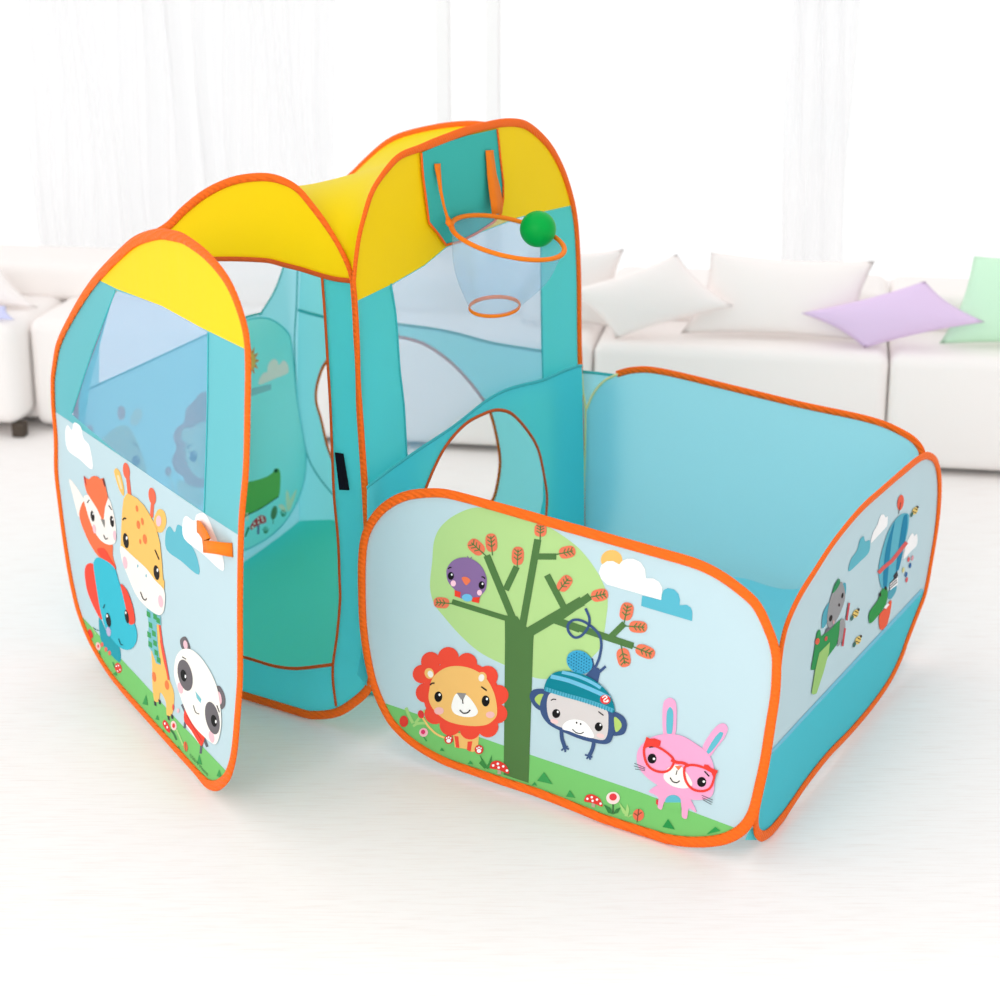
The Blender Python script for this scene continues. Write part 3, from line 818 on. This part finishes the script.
# rim plane tilts down away from the wall
DL = R(17)
Wp = HOOP.at(460, 228, 0.048)
rim_o = HOOP.n * math.cos(DL) - Vector((0, 0, 1)) * math.sin(DL)
rim_n = HOOP.a.cross(rim_o).normalized()
if rim_n.z < 0: rim_n = -rim_n
def rim_hit(x, y):
    r = ray(x, y); return EYE + r * ((Wp - EYE).dot(rim_n) / r.dot(rim_n))
rim_px = [(507.8 + 58.0*math.cos(t)*math.cos(.232) - 18.5*math.sin(t)*math.sin(.232), 237.6 + 58.0*math.cos(t)*math.sin(.232) + 18.5*math.sin(t)*math.cos(.232)) for t in (2*math.pi*k/60 for k in range(60))]
rim = [rim_hit(*p) for p in rim_px]
rc = sum(rim, Vector()) / len(rim)
hoop = empty('basketball_hoop', rc); hoop.parent = tent; hoop.matrix_parent_inverse = tent.matrix_world.inverted()
bpy.context.view_layer.update()
mb = MB(); sweep(mb, rim, rim_n, 0.012, 0.010, ORG_LOOP, closed=True)
mb.build('rim', hoop)['label'] = 'orange rim'
# net: gathers to a smaller ring below
low_c = HOOP.at(496, 306, 0.0); dist = (rc - HOOP.o).dot(HOOP.n)
low_c = HOOP.at(494.5, 306.5, dist - 0.03)
low = []
for p in rim:
    d = p - rc; d.z = 0.18 * d.y
    low.append(low_c + d * 0.45)
rows = []
for s_ in range(13):
    t = s_ / 12; k = 1 - (1 - t) ** 1.0
    row = []
    for i in range(60):
        a, b = rim[i], low[i]
        p = a.lerp(b, t ** 0.8)
        c = rc.lerp(low_c, t)
        p = c + (p - c) * (1 + 0.10 * math.sin(math.pi * t) * math.sin(i * 2 * math.pi / 60 * 7) + 0.06 * math.sin(math.pi * t))
        row.append(p)
    rows.append(row)
mb = MB(); mb.grid(rows, NET, close_u=True)
mb.build('net', hoop)['label'] = 'sheer blue net sleeve'
mb = MB(); sweep(mb, low, Vector((0, 0, 1)), 0.005, 0.009, ORG_LOOP, closed=True)
mb.build('net_hem', hoop)['label'] = 'orange hem at the bottom of the net'
def strap(pts):
    rows = [[hpx(x0, y0, o0), hpx(x1, y1, o1)] for x0, y0, x1, y1, o0, o1 in pts]
    mb = MB(); mb.grid(rows, ORG_LOOP); o = mb.build('strap', hoop)
    md = o.modifiers.new('solid', 'SOLIDIFY'); md.thickness = 0.002
    return o
strap([(155,245,181,243,.007,.007),(158,270,182,268,.008,.008),(165,300,185,300,.01,.014),(178,370,192,366,.014,.02),(196,440,206,436,.02,.026),(208,490,220,480,.026,.032),(206,515,236,505,.03,.036),(218,530,250,545,.036,.046)])
strap([(388,184,422,182,.007,.007),(390,210,424,206,.008,.008),(396,300,436,290,.01,.012),(404,370,452,350,.014,.014),(412,430,464,410,.02,.02),(418,475,462,470,.03,.03)])

# ------------------------------------------------------------------ the ball pit
FA2, FB = on_floor(380, 752), on_floor(743.5, 868)
FC = on_floor(925, 646)
FRONT = Plane(FA2, FB)
SIDE = Plane(FB, FC)
REAR = Plane(on_floor(590, 610), on_floor(918, 660))
TUNNEL = HOOP.shifted(0.03)
pit = empty('ball_pit', (FA2 + FB + FC + FD) / 4)
tag(pit, 'teal pop-up ball pit with orange bindings and a printed tree on its front panel', 'ball pit')

# ---- tunnel panel against the tower
tn_top = [(367,488),(371,484),(408,457),(454,426),(486,401),(509,389),(543,380),(564,371),(578,366),(582,366)]
tn_out = tn_top + [(584,470),(585,590),(520,634),(425,690),(395,703),(379,703),(370,686),(367,600)]
tn_hole = [(412,560),(415,525),(426,488),(444,449),(465,424.5),(486,413),(499,410),(512,414),(527,430),(538,449),(544,475),(547,496),(546,517),(542,560),(535,585),(480,608),(420,615)]
mb = MB()
mb.poly([TUNNEL.at(p[0], p[1], 0, ZM) for p in tn_out], TEAL, [[TUNNEL.at(p.x, p.y) for p in spline([Vector(q) for q in tn_hole], True, 3)]])
tn = mb.build('tunnel_panel', pit)
tape('hole_binding', TUNNEL, tn_hole, 0.008, ORG_DK, tn, closed=True, off=0.003, thick=0.005)
tape('seam', TUNNEL, tn_top, 0.008, SEAM, tn, off=0.002, thick=0.003)

# ---- rear panel
rr_out = [(587,409),(593,394),(604,380),(617,374),(630,370.5),(648,369.6),(674,374),(736,389),(802,405),(859,417),(886,425),(908,436),(917,443.5),(922,453),(921,470),(917,520),(911,590),(901,632),(886,648),(866,649),(620,613),(597,604),(588,585),(585,500)]
mb = MB(); mb.poly([REAR.at(p.x, p.y, 0, ZM) for p in spline([Vector(p) for p in rr_out], True, 4)], TEAL_LIGHT)
rear = mb.build('rear_panel', pit)
i = rr_out.index((617,374)); j = rr_out.index((620,613))
tape('edge_binding', REAR, rr_out[i:j+1], 0.017, ORG, rear, off=0.002, thick=0.010, zmin=ZM)
tape('elastic_cord', REAR, [(582,374),(583,390),(585.5,409),(585,450),(584,485),(583,540)], 0.005, CORD, rear, off=0.012, thick=0.005)
tape('elastic_cord', REAR, [(586,410),(593,394),(604,381),(618,374)], 0.006, CORD, rear, off=0.006, thick=0.006)
mb = MB(); mb.poly([REAR.at(x, y, -0.03) for x, y in ((579,371),(600,373),(622,376),(622,480),(600,600),(579,600))], TEAL_LIGHT)
gs = mb.build('corner_gusset', pit)
tape('seam', REAR, [(581,371.5),(600,373.5),(618,376)], 0.008, SEAM, gs, off=-0.026, thick=0.004)

# ---- floor sheet, its slack rising towards the rear panel
mb = MB(); rows = []
A_, B_, C_, D_ = FA2, FB, FC, on_floor(592, 612)
cen = (A_ + B_ + C_ + D_) / 4
A_, B_, C_, D_ = [p.lerp(cen, 0.15) for p in (A_, B_, C_, D_)]
for jj in range(31):
    v = jj / 30; row = []
    for ii in range(31):
        u = ii / 30
        p = A_.lerp(B_, u).lerp(D_.lerp(C_, u), v)
        z = 0.006 + 0.15 * max(0, (v - 0.35) / 0.65) ** 1.1 + 0.006 * math.sin(u * 23 + 3 * v) * v + 0.006 * math.sin(v * 17 + u * 9) * v
        row.append((p.x, p.y, max(0.005, z)))
    rows.append(row)
mb.grid(rows, GLOSSY)
mb.build('floor_sheet', pit)['label'] = 'shiny cyan floor sheet'

# ---- side panel with balloon and aeroplane print
sd_out = [(781,650),(787,624),(799,597),(815,571),(835,540.5),(861,509),(883,489),(905,470),(918,459.5),(927,455.5),(935,460),(939,474),(939.5,496),(937,525),(931,562),(925,593),(916,617),(906,643),(902,655),(890,680),(872,706),(850,732),(828,755),(806,783),(791,805),(777,825),(764,836),(757,832),(756,818),(762,780),(769,745),(775,706)]
mb = MB()
mb.poly([SIDE.at(p.x, p.y, 0, ZM) for p in spline([Vector(p) for p in sd_out], True, 4)], SKY)
i = sd_out.index((925,593)); j = sd_out.index((769,745))
tl = [Vector((771,754)), Vector((800,722.5)), Vector((872,645)), Vector((923,591))] + spline([Vector(p) for p in sd_out[i:j+1]], False, 4)
mb.poly([SIDE.at(p.x, p.y, 0.0005, ZM) for p in tl], TEAL)
pr = Print(mb, SIDE, (0, 0, 1))
pr.L(3, (120,196,220), [(771,753),(800,721.5),(872,644),(923,589.5)], 3.2, False)
pr.zoom(800, 480, .15)
pr.S(3, WHITE, [(472,420),(488,350),(515,300),(538,236),(558,230),(572,250),(584,240),(582,300),(560,330),(515,378)], 4)
pr.S(3, CLOUDB, [(325,610),(340,530),(380,470),(400,400),(424,375),(436,410),(466,402),(460,480),(400,545)], 4)
pr.S(3, WHITE, [(690,525),(708,430),(735,370),(752,355),(762,372),(780,360),(780,430),(735,480)], 4)
BAL, BALD = (92,180,200), (14,132,170)
pr.S(4, BAL, [(540,710),(524,600),(545,480),(590,340),(640,260),(690,222),(726,232),(722,320),(700,420),(672,540),(640,625),(600,690),(575,730)])
pr.S(5, BALD, [(556,710),(560,560),(582,420),(632,276),(612,400),(590,600),(578,712)]); pr.S(5, BALD, [(640,610),(660,430),(690,245),(714,230),(716,300),(692,450),(662,590)])
pr.L(6, (222,96,92), [(524,620),(560,582),(612,540),(660,480),(712,415)], 24, False)
pr.E(4, (238,98,72), 671,150,21,52,8); pr.L(5, (90,40,40), [(672,150),(658,225)], 4, False)
pr.S(5, (240,96,64), [(532,990),(528,905),(560,862),(608,800),(606,860),(582,960),(552,998)])
pr.S(6, (45,150,72), [(465,955),(463,885),(520,800),(545,735),(580,720),(583,790),(560,850),(500,930)])
pr.E(7, DARK, 535,765,7,14); pr.E(7, DARK, 572,722,7,14); pr.L(7, WHITE, [(566,855),(590,825)], 16, False)
pr.S(5, (82,166,186), [(588,790),(590,745),(640,700),(640,740),(610,790)])
pr.P(6, WHITE, [(600,735),(600,690),(652,640),(652,695)])
for k in range(3): pr.L(7, DARK, [(600,690 + 16*k),(648,648 + 16*k)], 5, False)
pr.P(6, (60,60,66), [(622,640),(648,605),(655,640),(630,660)])
for x, y, c in ((725,530,(222,96,100)),(735,570,(40,100,160)),(708,630,(40,100,160)),(712,665,(222,96,100)),(750,520,(222,160,170)),(690,600,(220,214,150))): pr.E(4, c, x, y, 8, 18, 10)
def bee(x, y, k):
    pr.E(5, (236,204,112), x, y, 15*k, 24*k, 25); pr.L(6, (70,60,50), [(x-14*k, y+4*k), (x+8*k, y+14*k)], 5*k, False)
    pr.L(6, (70,60,50), [(x-4*k, y-14*k), (x+14*k, y-4*k)], 5*k, False); pr.E(6, (70,60,50), x+16*k, y-22*k, 6*k, 8*k); pr.E(6, (60,110,100), x-20*k, y+24*k, 7*k, 16*k, 20)
bee(768, 205, 1.1)
pr.zoom(790, 570, .14)
bee(470, 312, 1.3); bee(487, 502, 1.3)
AG = (46,148,80)
pr.S(4, (82,168,186), [(228,415),(234,320),(262,255),(292,228),(276,330),(252,400)]); pr.S(4, (82,168,186), [(370,112),(395,90),(402,130),(392,190),(376,165)])
pr.S(5, (152,152,154), [(300,170),(340,105),(368,85),(388,130),(394,200),(370,280),(332,360),(285,412),(266,380),(272,285)])
pr.S(6, (44,140,88), [(303,165),(320,108),(350,62),(358,92),(332,140)])
pr.E(7, DARK, 292,345,10,24,15); pr.E(7, DARK, 375,182,7,20,10); pr.E(7, (70,60,62), 352,250,6,12); pr.E(7, (205,160,165), 312,372,8,14)
pr.P(4, (110,112,120), [(240,480),(258,420),(310,390),(315,430),(262,490)])
pr.P(5, AG, [(150,712),(178,550),(192,450),(208,424),(218,432),(222,475),(290,425),(332,378),(372,348),(355,450),(330,540),(270,622),(205,690),(170,715)])
pr.S(6, (156,156,158), [(360,360),(385,350),(396,400),(372,500),(340,545),(352,440)])
pr.P(7, (158,202,118), [(155,880),(180,720),(210,592),(285,515),(278,590),(240,730),(190,882),(165,890)])
pr.L(7, (205,76,84), [(424,235),(405,360)], 13, False); pr.L(7, (205,76,84), [(394,415),(376,545)], 13, False)
pr.E(7, (226,96,70), 196,510,15,24,15); pr.E(7, (200,90,80), 258,490,10,18,15)
side = mb.build('side_panel', pit)
tape('edge_binding', SIDE, sd_out, 0.0228, ORG, side, closed=True, off=0.003, thick=0.009, n=5, zmin=ZM,
     wmap=[(787,624,.75),(835,540,.6),(883,489,.7),(927,455,.8),(939,490,1),(931,562,.6),(906,643,.7),(872,706,.65),(806,783,.75),(764,836,1),(770,745,.6)])

# ---- front panel with the tree, lion, monkey and rabbit print
fr_out = [(426,493),(404,496.5),(386,506),(373,520),(365,537),(362,560),(361.8,590),(363,623),(366.6,652),(373,682),(382,705),(393,724),(413,743),(442,760),(472,771),(503,781.5),(534,791.5),(567,804),(600,817.5),(630,829),(660,837.5),(690,842),(720,840),(740,831),(752,815),(759,788),(765,760),(771,722),(775,696),(776.5,672),(776,655),(771,636),(757,606),(738,588),(716,573),(694,563),(656,552),(608,538.5),(580,530.5),(560,525),(536,518),(492,505.5),(448,494)]
mb = MB()
mb.poly([FRONT.at(p.x, p.y, 0, ZM) for p in spline([Vector(p) for p in fr_out], True, 4)], SKY)
z6, z7, z8, z9, z10 = (360,480,.22), (380,640,.22), (560,480,.24), (580,660,.2), (520,620,.16)
TREE, TRUNK = (180,216,142), (82,122,68)
pr = Print(mb, FRONT, z6)
def w6(*p): return [(x, y, z6) for x, y in p]
def w8(*p): return [(x, y, z8) for x, y in p]
pr.S(1, TREE, w6((318,480),(328,370),(336,280),(365,215),(430,160),(530,125),(700,150),(850,210)) + w8((60,268),(120,332),(170,410),(198,490),(192,580),(172,690)) + [(440,240,z10),(300,330,z10),(190,366,z10),(90,360,z10)] + w6((650,838),(540,780),(450,700),(380,620),(335,560)))
pr.zoom(0, 0, 1)
ip, iq = fr_out.index((740,831)), fr_out.index((382,705))
gp = [Vector(p) for p in ((386,703.5),(440,722),(479,737),(531,755),(600,778.5),(640,792),(690,811),(738,829))]
gp += spline([Vector(p) for p in fr_out[iq:ip+1]], False, 4)[::-1]
mb.poly([FRONT.at(p.x, p.y, Print.STEP, ZM) for p in gp], ink(GRASS))
# sun, clouds
pr.zoom(*z8)
pr.E(1, (248,192,106), 215, 333, 45, 42)
pr.P(3, (90,182,202), [(338,525),(342,482),(380,490),(421,500),(424,478),(432,458),(450,450),(475,456),(494,475),(500,500),(498,522),(528,520),(545,532),(551,548),(550,588)])
pr.P(4, (250,248,244), [(195,435),(172,412),(162,385),(172,355),(195,338),(222,338),(247,352),(258,338),(280,328),(305,328),(335,342),(354,370),(358,410),(388,410),(412,424),(426,448),(421,500)])
# tree
pr.zoom(*z6)
pr.P(3, TRUNK, [(658,615),(715,620),(738,655),(792,690),(697,0,z7),(675,650,z7),(562,612,z7),(568,0,z7)])
pr.L(3, TRUNK, [(418,553),(680,634)], 24); pr.L(3, TRUNK, [(576,343),(705,655)], 32); pr.L(3, TRUNK, [(662,500),(712,394)], 30)
pr.L(3, TRUNK, [(738,665),(808,270)], 33); pr.L(3, TRUNK, [(800,348),(892,348)], 28); pr.L(3, TRUNK, [(768,692),(1010,550)], 46); pr.L(3, TRUNK, [(935,595),(850,432)], 30)
pr.L(3, TRUNK, [(870,632),(1000,680)], 30)
pr.zoom(*z8)
pr.L(3, TRUNK, [(-20,585),(125,484)], 32); pr.L(3, TRUNK, [(-30,580),(305,692)], 28); pr.L(3, TRUNK, [(205,660),(268,598)], 26)
LEAF = (236,122,90)
def leaf(x, y, rx_, ry_, rot, stem):
    # rounded leaf with a midrib and side veins; rot is the midrib's direction
    c, s_ = math.cos(R(rot)), math.sin(R(rot))
    def q(a, b): return (x + a*c - b*s_, y + a*s_ + b*c)
    pts = []
    for k in range(24):
        t = 2*math.pi*k/24
        pts.append(q(rx_*math.copysign(abs(math.cos(t))**0.7, math.cos(t)), ry_*math.copysign(abs(math.sin(t))**0.8, math.sin(t))))
    pr.P(4, LEAF, pts)
    pr.L(5, TRUNK, [q(-rx_ - stem, 0), q(rx_*0.7, 0)], 5)
    for a in (-0.45, 0.0, 0.4):
        pr.L(5, TRUNK, [q(rx_*a, 0), q(rx_*(a+0.32), ry_*0.62)], 4.5); pr.L(5, TRUNK, [q(rx_*a, 0), q(rx_*(a+0.32), -ry_*0.62)], 4.5)
pr.zoom(*z6)
leaf(528,305,42,30,222,22); leaf(597,285,42,27,-95,16); leaf(717,345,42,28,-87,14); leaf(820,228,30,28,-88,16); leaf(942,328,38,28,-12,24); leaf(930,470,40,28,-52,14); leaf(370,558,36,25,185,28)
pr.zoom(*z8)
leaf(165,480,36,26,-12,14); leaf(277,548,38,28,-78,20); leaf(325,612,38,25,4,30); leaf(265,740,40,28,78,26); leaf(355,715,42,26,22,24)
# bird
pr.zoom(*z6)
pr.S(5, (138,108,158), [(394,440),(396,400),(430,362),(490,353),(545,385),(574,440),(572,495),(550,525),(530,548),(450,535),(440,510),(405,470)])
pr.E(6, (20,18,22), 413,436,14,18); pr.E(6, (20,18,22), 553,478,14,18); pr.E(7, WHITE, 417,430,4,5); pr.E(7, WHITE, 557,472,4,5)
pr.E(6, (255,205,220), 424,470,12,14); pr.E(6, (255,205,220), 543,512,11,13)
pr.S(6, (240,122,84), [(462,446),(482,440),(502,456),(492,472),(480,478)]); pr.P(6, (238,66,48), [(430,500),(458,510),(455,536),(430,528)]); pr.P(6, (238,66,48), [(510,534),(545,532),(540,560),(508,553)])
pr.E(7, (112,190,228), 487,535,24,17,8)
pr.L(6, DARK, [(401,405),(407,398),(416,398)], 6); pr.L(6, DARK, [(552,440),(562,442),(568,450)], 6); pr.L(5, (138,108,158), [(496,362),(488,345)], 4); pr.L(5, (138,108,158), [(500,362),(508,350)], 4)
# lion
pr.zoom(*z7)
LM, LF = (242,78,58), (245,194,114)
pr.L(4, (245,202,122), [(193,352),(218,390),(258,428),(312,452)], 9); pr.E(5, (226,60,58), 186,338,14,19,-15)
pr.P(4, LF, [(330,420),(450,430),(445,500),(420,510),(395,496),(340,488)])
pr.P(5, LM, [(338,436),(356,438),(361,492),(345,488)]); pr.P(5, LM, [(398,462),(420,460),(412,508),(395,500)])
for k, (x, y, r_) in enumerate(((310,80,48),(395,105,46),(488,165,48),(538,250,46),(535,335,44),(490,395,48),(410,405,48),(320,385,50),(250,335,48),(207,240,45),(190,155,42),(230,98,44))): pr.E(5 + 0.05*k, LM, x, y, r_, r_)
pr.E(5.8, LM, 368, 250, 176, 158, 12)
pr.E(7.2, LF, 224,152,21,25,-20); pr.E(7.7, CREAM, 229,155,12,16,-20); pr.E(7.2, LF, 462,172,23,27,15); pr.E(7.7, CREAM, 461,172,13,17,15)
pr.S(7, LF, [(222,240),(240,172),(290,130),(350,118),(420,132),(480,172),(518,240),(532,310),(526,352),(482,386),(400,390),(310,370),(248,322),(224,280)])
pr.S(8, (253,252,248), [(348,244),(390,248),(425,285),(445,325),(430,346),(385,350),(340,335),(325,310),(330,275)])
pr.E(8, (20,18,18), 265,258,18,24); pr.E(8, (20,18,18), 480,277,18,25); pr.E(9, WHITE, 271,249,5,6); pr.E(9, WHITE, 486,268,5,6)
pr.P(9, (150,146,146), [(348,240),(392,243),(378,272),(368,270)]); pr.L(9, DARK, [(375,270),(377,290)], 5); pr.L(9, DARK, [(362,318),(378,332),(398,330),(410,318)], 6)
pr.E(8, (246,190,186), 268,322,22,17); pr.E(8, (246,190,186), 501,340,20,15); pr.L(8, DARK, [(228,205),(236,197),(248,196)], 7); pr.L(8, DARK, [(460,212),(485,230)], 7)
for x, y in ((312,452),(450,498)):
    pr.E(6, (222,66,56), x, y, 20, 21); pr.E(7, WHITE, x, y + 6, 10, 9)
    for dx, dy in ((-9,-6),(0,-10),(9,-6)): pr.E(7, WHITE, x+dx, y+dy, 3.5, 4)
# meadow in front of lion and rabbit
def toadstool(x, y, k, zz):
    pr.zoom(*zz)
    pr.P(5, (190,170,150), [(x-9*k, y+10*k),(x+9*k, y+14*k),(x+7*k, y+36*k),(x-10*k, y+32*k)])
    pr.S(6, (226,60,52), [(x-46*k,y-4*k),(x-34*k,y-26*k),(x-4*k,y-30*k),(x+30*k,y-10*k),(x+46*k,y+22*k),(x+42*k,y+32*k),(x-2*k,y+14*k),(x-44*k,y+6*k)])
    for dx, dy in ((-30,-8),(-8,-16),(18,-4),(36,16),(-4,2)): pr.E(7, WHITE, x+dx*k, y+dy*k, 6*k, 6*k)
toadstool(543, 578, 0.95, z7); toadstool(67, 702, 1.0, z9)
pr.zoom(*z7)
for t in (((453,522),(495,588),(472,580)),((462,545),(478,590),(450,560)),((508,522),(505,585),(484,580))): pr.P(5, (62,140,70), t)
for t in (((714,640),(745,600),(784,656)),((845,712),(862,682),(888,718)),((272,503),(280,490),(294,506)),((398,563),(410,548),(424,566)),((690,660),(702,645),(714,662))): pr.P(5, GDARK, t)
PG = (168,216,130)
pr.L(4, PG, [(118,308),(132,345),(150,378)], 14); pr.L(4, PG, [(205,318),(182,350),(160,378)], 12); pr.L(4, PG, [(205,378),(170,380),(150,392)], 12); pr.E(5, (226,66,54), 108,370,20,26)
pr.E(5, (250,190,198), 198,420,20,20); pr.E(6, (224,60,110), 196,418,10,11); pr.L(4, GDARK, [(198,440),(212,460)], 6)
pr.zoom(*z9)
pr.P(5, (40,150,75), [(412,835),(440,795),(474,848)]); pr.P(5, (50,160,80), [(632,872),(676,834),(702,855)])
pr.L(5, (70,110,70), [(165,715),(165,765)], 7); pr.E(6, (252,226,222), 165,690,34,31); pr.E(7, (230,62,72), 165,685,19,18)
pr.P(5, (60,130,70), [(118,722),(152,740),(166,772),(140,764)]); pr.P(5, (60,130,70), [(202,738),(180,745),(164,772),(190,764)])
pr.P(5, PG, [(236,718),(246,745),(240,784),(222,780)]); pr.P(5, PG, [(192,708),(222,745),(240,784),(214,765)]); pr.P(5, PG, [(270,772),(250,772),(236,790)])
pr.E(5, (236,112,84), 292,775,28,30); pr.L(6, (110,80,60), [(294,745),(285,812)], 5); pr.L(6, (110,80,60), [(290,780),(270,766)], 4); pr.L(6, (110,80,60), [(290,775),(308,762)], 4)
# monkey
NV = (62,86,130)
pr.zoom(*z8)
pr.L(5, NV, [(106,535),(122,575),(118,612),(90,648),(60,656),(36,632),(34,602),(58,583),(95,588),(140,618),(165,650),(172,690),(162,745),(145,785)], 11)
pr.zoom(*z10)
pr.P(5, NV, [(410,345),(455,300),(490,300),(502,320),(485,400)]); pr.L(5, NV, [(448,240),(458,305)], 15); pr.L(5, NV, [(535,290),(492,328)], 17)
pr.L(5, NV, [(258,685),(262,740),(280,797)], 24); pr.L(5, NV, [(462,760),(452,808),(432,850)], 24)
for x, y, pts in ((280,797,((258,816),(283,826),(305,808),(298,790))),(432,850,((405,842),(415,868),(440,874),(452,858)))):
    for q in pts: pr.L(5.3, NV, [(x, y), q], 11)
pr.S(5, NV, [(60,480),(78,440),(130,430),(185,450),(160,560),(125,565),(85,535)]); pr.S(6, (178,208,112), [(92,492),(118,464),(152,470),(135,535),(108,522)])
pr.S(5, NV, [(575,580),(640,598),(668,648),(655,705),(620,722),(575,715)]); pr.S(6, (178,208,112), [(588,608),(625,630),(634,668),(598,698)])
pr.S(7, NV, [(125,560),(132,500),(170,440),(250,430),(400,470),(560,540),(588,640),(582,720),(562,765),(520,776),(400,752),(280,705),(190,660),(145,612)])
pr.S(8, (217,211,209), [(168,515),(195,455),(300,470),(430,510),(540,560),(552,640),(545,718),(520,750),(450,737),(330,692),(230,660),(180,610)])
pr.S(9, (253,253,251), [(265,680),(280,642),(330,622),(400,635),(448,690),(458,737),(380,722),(310,695)])
pr.E(9, (22,20,22), 226,585,25,28); pr.E(9, (22,20,22), 492,668,25,28); pr.E(10, WHITE, 236,574,6,7); pr.E(10, WHITE, 503,655,6,7)
pr.E(10, DARK, 354,642,5,7); pr.E(10, DARK, 379,650,5,7); pr.L(10, DARK, [(327,682),(350,703),(380,710),(398,700)], 6)
pr.E(9, (242,206,204), 215,634,26,14,15); pr.E(9, (242,206,204), 503,724,25,14,15); pr.L(10, DARK, [(193,503),(208,495),(226,497)], 7); pr.L(10, DARK, [(490,572),(522,597)], 7)
HT, HL = (6,130,146), (112,190,222)
pr.S(10, HT, [(150,425),(170,370),(212,330),(280,318),(360,330),(440,362),(510,412),(560,470),(588,540),(585,578),(500,545),(400,512),(250,468),(160,438)])
pr.L(11, HL, [(192,352),(300,378),(430,428),(562,488)], 26); pr.L(11, HL, [(262,326),(350,348),(440,386),(505,424)], 20)
pr.L(11, (84,176,200), [(156,430),(250,460),(400,502),(500,535),(584,568)], 26)
for k in range(26):
    t = k / 25; x = 162 + t*418; y = 432 + t*138 - 6*math.sin(3.14*t)
    pr.L(12, (40,140,165), [(x+2, y-12), (x-3, y+12)], 5)
pr.E(13, (228,60,62), 533,497,33,29,15)
pr.L(14, (255,245,240), [(514,486),(532,474),(544,484),(524,500),(532,512),(552,498)], 7); pr.L(14, (255,245,240), [(540,515),(556,505)], 6)
pr.E(9, (62,166,206), 372,263,85,70,30)
rnd = random.Random(8)
for k in range(9):
    for l in range(8):
        a, b = (k-4)*18 + (l % 2)*9, (l-3.5)*17
        if (a/78)**2 + (b/62)**2 < 0.95:
            c, s_ = math.cos(R(30)), math.sin(R(30)); pr.E(10, (16,82,120), 372 + a*c - b*s_, 263 + a*s_ + b*c, 5, 3.4, rnd.uniform(0, 180), 8)
# rabbit
pr.zoom(*z9)
PK, TL_ = (244,168,206), (98,186,202)
pr.S(5, PK, [(420,380),(412,270),(420,208),(450,189),(478,210),(483,280),(472,380)]); pr.S(6, TL_, [(434,365),(434,262),(450,235),(466,260),(460,365)])
pr.S(5, PK, [(612,440),(650,370),(690,325),(722,318),(739,345),(720,392),(682,440),(645,485)]); pr.S(6, TL_, [(626,475),(662,405),(700,360),(716,368),(700,402),(655,460)])
pr.S(5, PK, [(410,620),(345,655),(370,672),(392,690),(388,735),(408,747),(428,705),(500,712),(510,785),(534,792),(545,742),(582,762),(555,700),(520,640)])
pr.E(6, TL_, 465,708,40,34); pr.P(6.5, GRASS, [(425,712),(505,712),(505,755),(425,740)]); pr.P(6, (226,62,66), [(380,698),(390,698),(390,726),(380,720)])
pr.S(7, PK, [(283,490),(296,440),(350,390),(430,370),(510,380),(580,420),(640,468),(668,530),(672,620),(658,680),(600,700),(520,690),(420,645),(340,592),(295,540)])
pr.S(8, (252,246,238), [(418,575),(440,540),(490,525),(530,560),(562,622),(525,642),(465,632),(425,602)])
pr.P(9, (240,120,80), [(474,530),(512,528),(492,552)]); pr.L(9, DARK, [(486,552),(480,574)], 5); pr.L(9, DARK, [(450,588),(464,608),(484,613),(499,604)], 6)
pr.E(9, (20,18,20), 360,493,22,25); pr.E(9, (20,18,20), 608,610,23,25); pr.E(10, WHITE, 370,494,6,6); pr.E(10, WHITE, 619,608,6,6)
GL = (234,66,56)
pr.L(10, GL, [(328,425),(320,470),(336,522),(372,552),(420,560),(455,540),(468,500),(430,460),(380,432)], 12, closed=True)
pr.P(10.4, GL, [(332,384),(350,394),(372,392),(405,404),(400,430),(352,432),(328,440),(316,482),(314,440)])
pr.L(10, GL, [(522,540),(528,602),(562,645),(610,656),(650,640),(670,592),(668,565),(610,535),(555,525)], 12, closed=True)
pr.P(10.4, GL, [(618,536),(622,522),(642,525),(655,540),(690,553),(680,575),(672,602),(655,560)])
pr.L(10.2, GL, [(455,500),(485,512),(515,515),(545,530)], 15)
pr.L(9, DARK, [(345,436),(378,432)], 7); pr.L(9, DARK, [(622,556),(646,582)], 7)
for a, b in (((272,516),(326,540)),((270,530),(326,546)),((275,545),(324,553)),((608,676),(664,700)),((610,688),(662,712)),((613,698),(657,723))): pr.L(9, (70,70,76), [a, b], 3)
front = mb.build('front_panel', pit)
tape('edge_binding', FRONT, fr_out, 0.0225, ORG, front, closed=True, off=0.003, thick=0.012, n=5, zmin=ZM,
     wmap=[(426,493,.9),(364,537,.9),(363,623,.85),(442,760,.85),(600,817,.95),(720,840,1.05),(765,760,.95),(776,672,.9),(716,573,1),(560,525,1)])
# corner gussets between front and side panels
mb = MB(); mb.poly([SIDE.at(x, y, -0.004, 0.006) for x, y in ((745,840),(760,840),(757,826),(750,828))], TEAL)
mb.build('corner_gusset', pit)

# ------------------------------------------------------------------ the ball, resting on the rim
best = min(rim, key=lambda p: (p - rim_hit(559, 247)).length)
rb = 18.3 / F * ((best - EYE).dot(Vector((0, CP, -SP))))
bc = None
r = ray(538, 229); r.normalize()
# along the view ray through the ball, the point where it just touches the rim wire
ts = np.linspace(3.8, 4.8, 1500)
cand = [(abs(min((EYE + r*t - p).length for p in rim) - rb - 0.004), t) for t in ts]
near = [t for d_, t in cand if d_ < 0.0012]
tt = near[0]
bc = EYE + r * tt
mb = MB(); rows = []
for a in range(33):
    th = math.pi * a / 32
    rows.append([bc + Vector((math.sin(th)*math.cos(p), math.sin(th)*math.sin(p), math.cos(th))) * rb for p in (2*math.pi*k/48 for k in range(48))])
mb.grid(rows, GREEN, close_u=True)
ball = mb.build('ball')
tag(ball, 'small green plastic ball on the rim of the basketball hoop', 'ball')
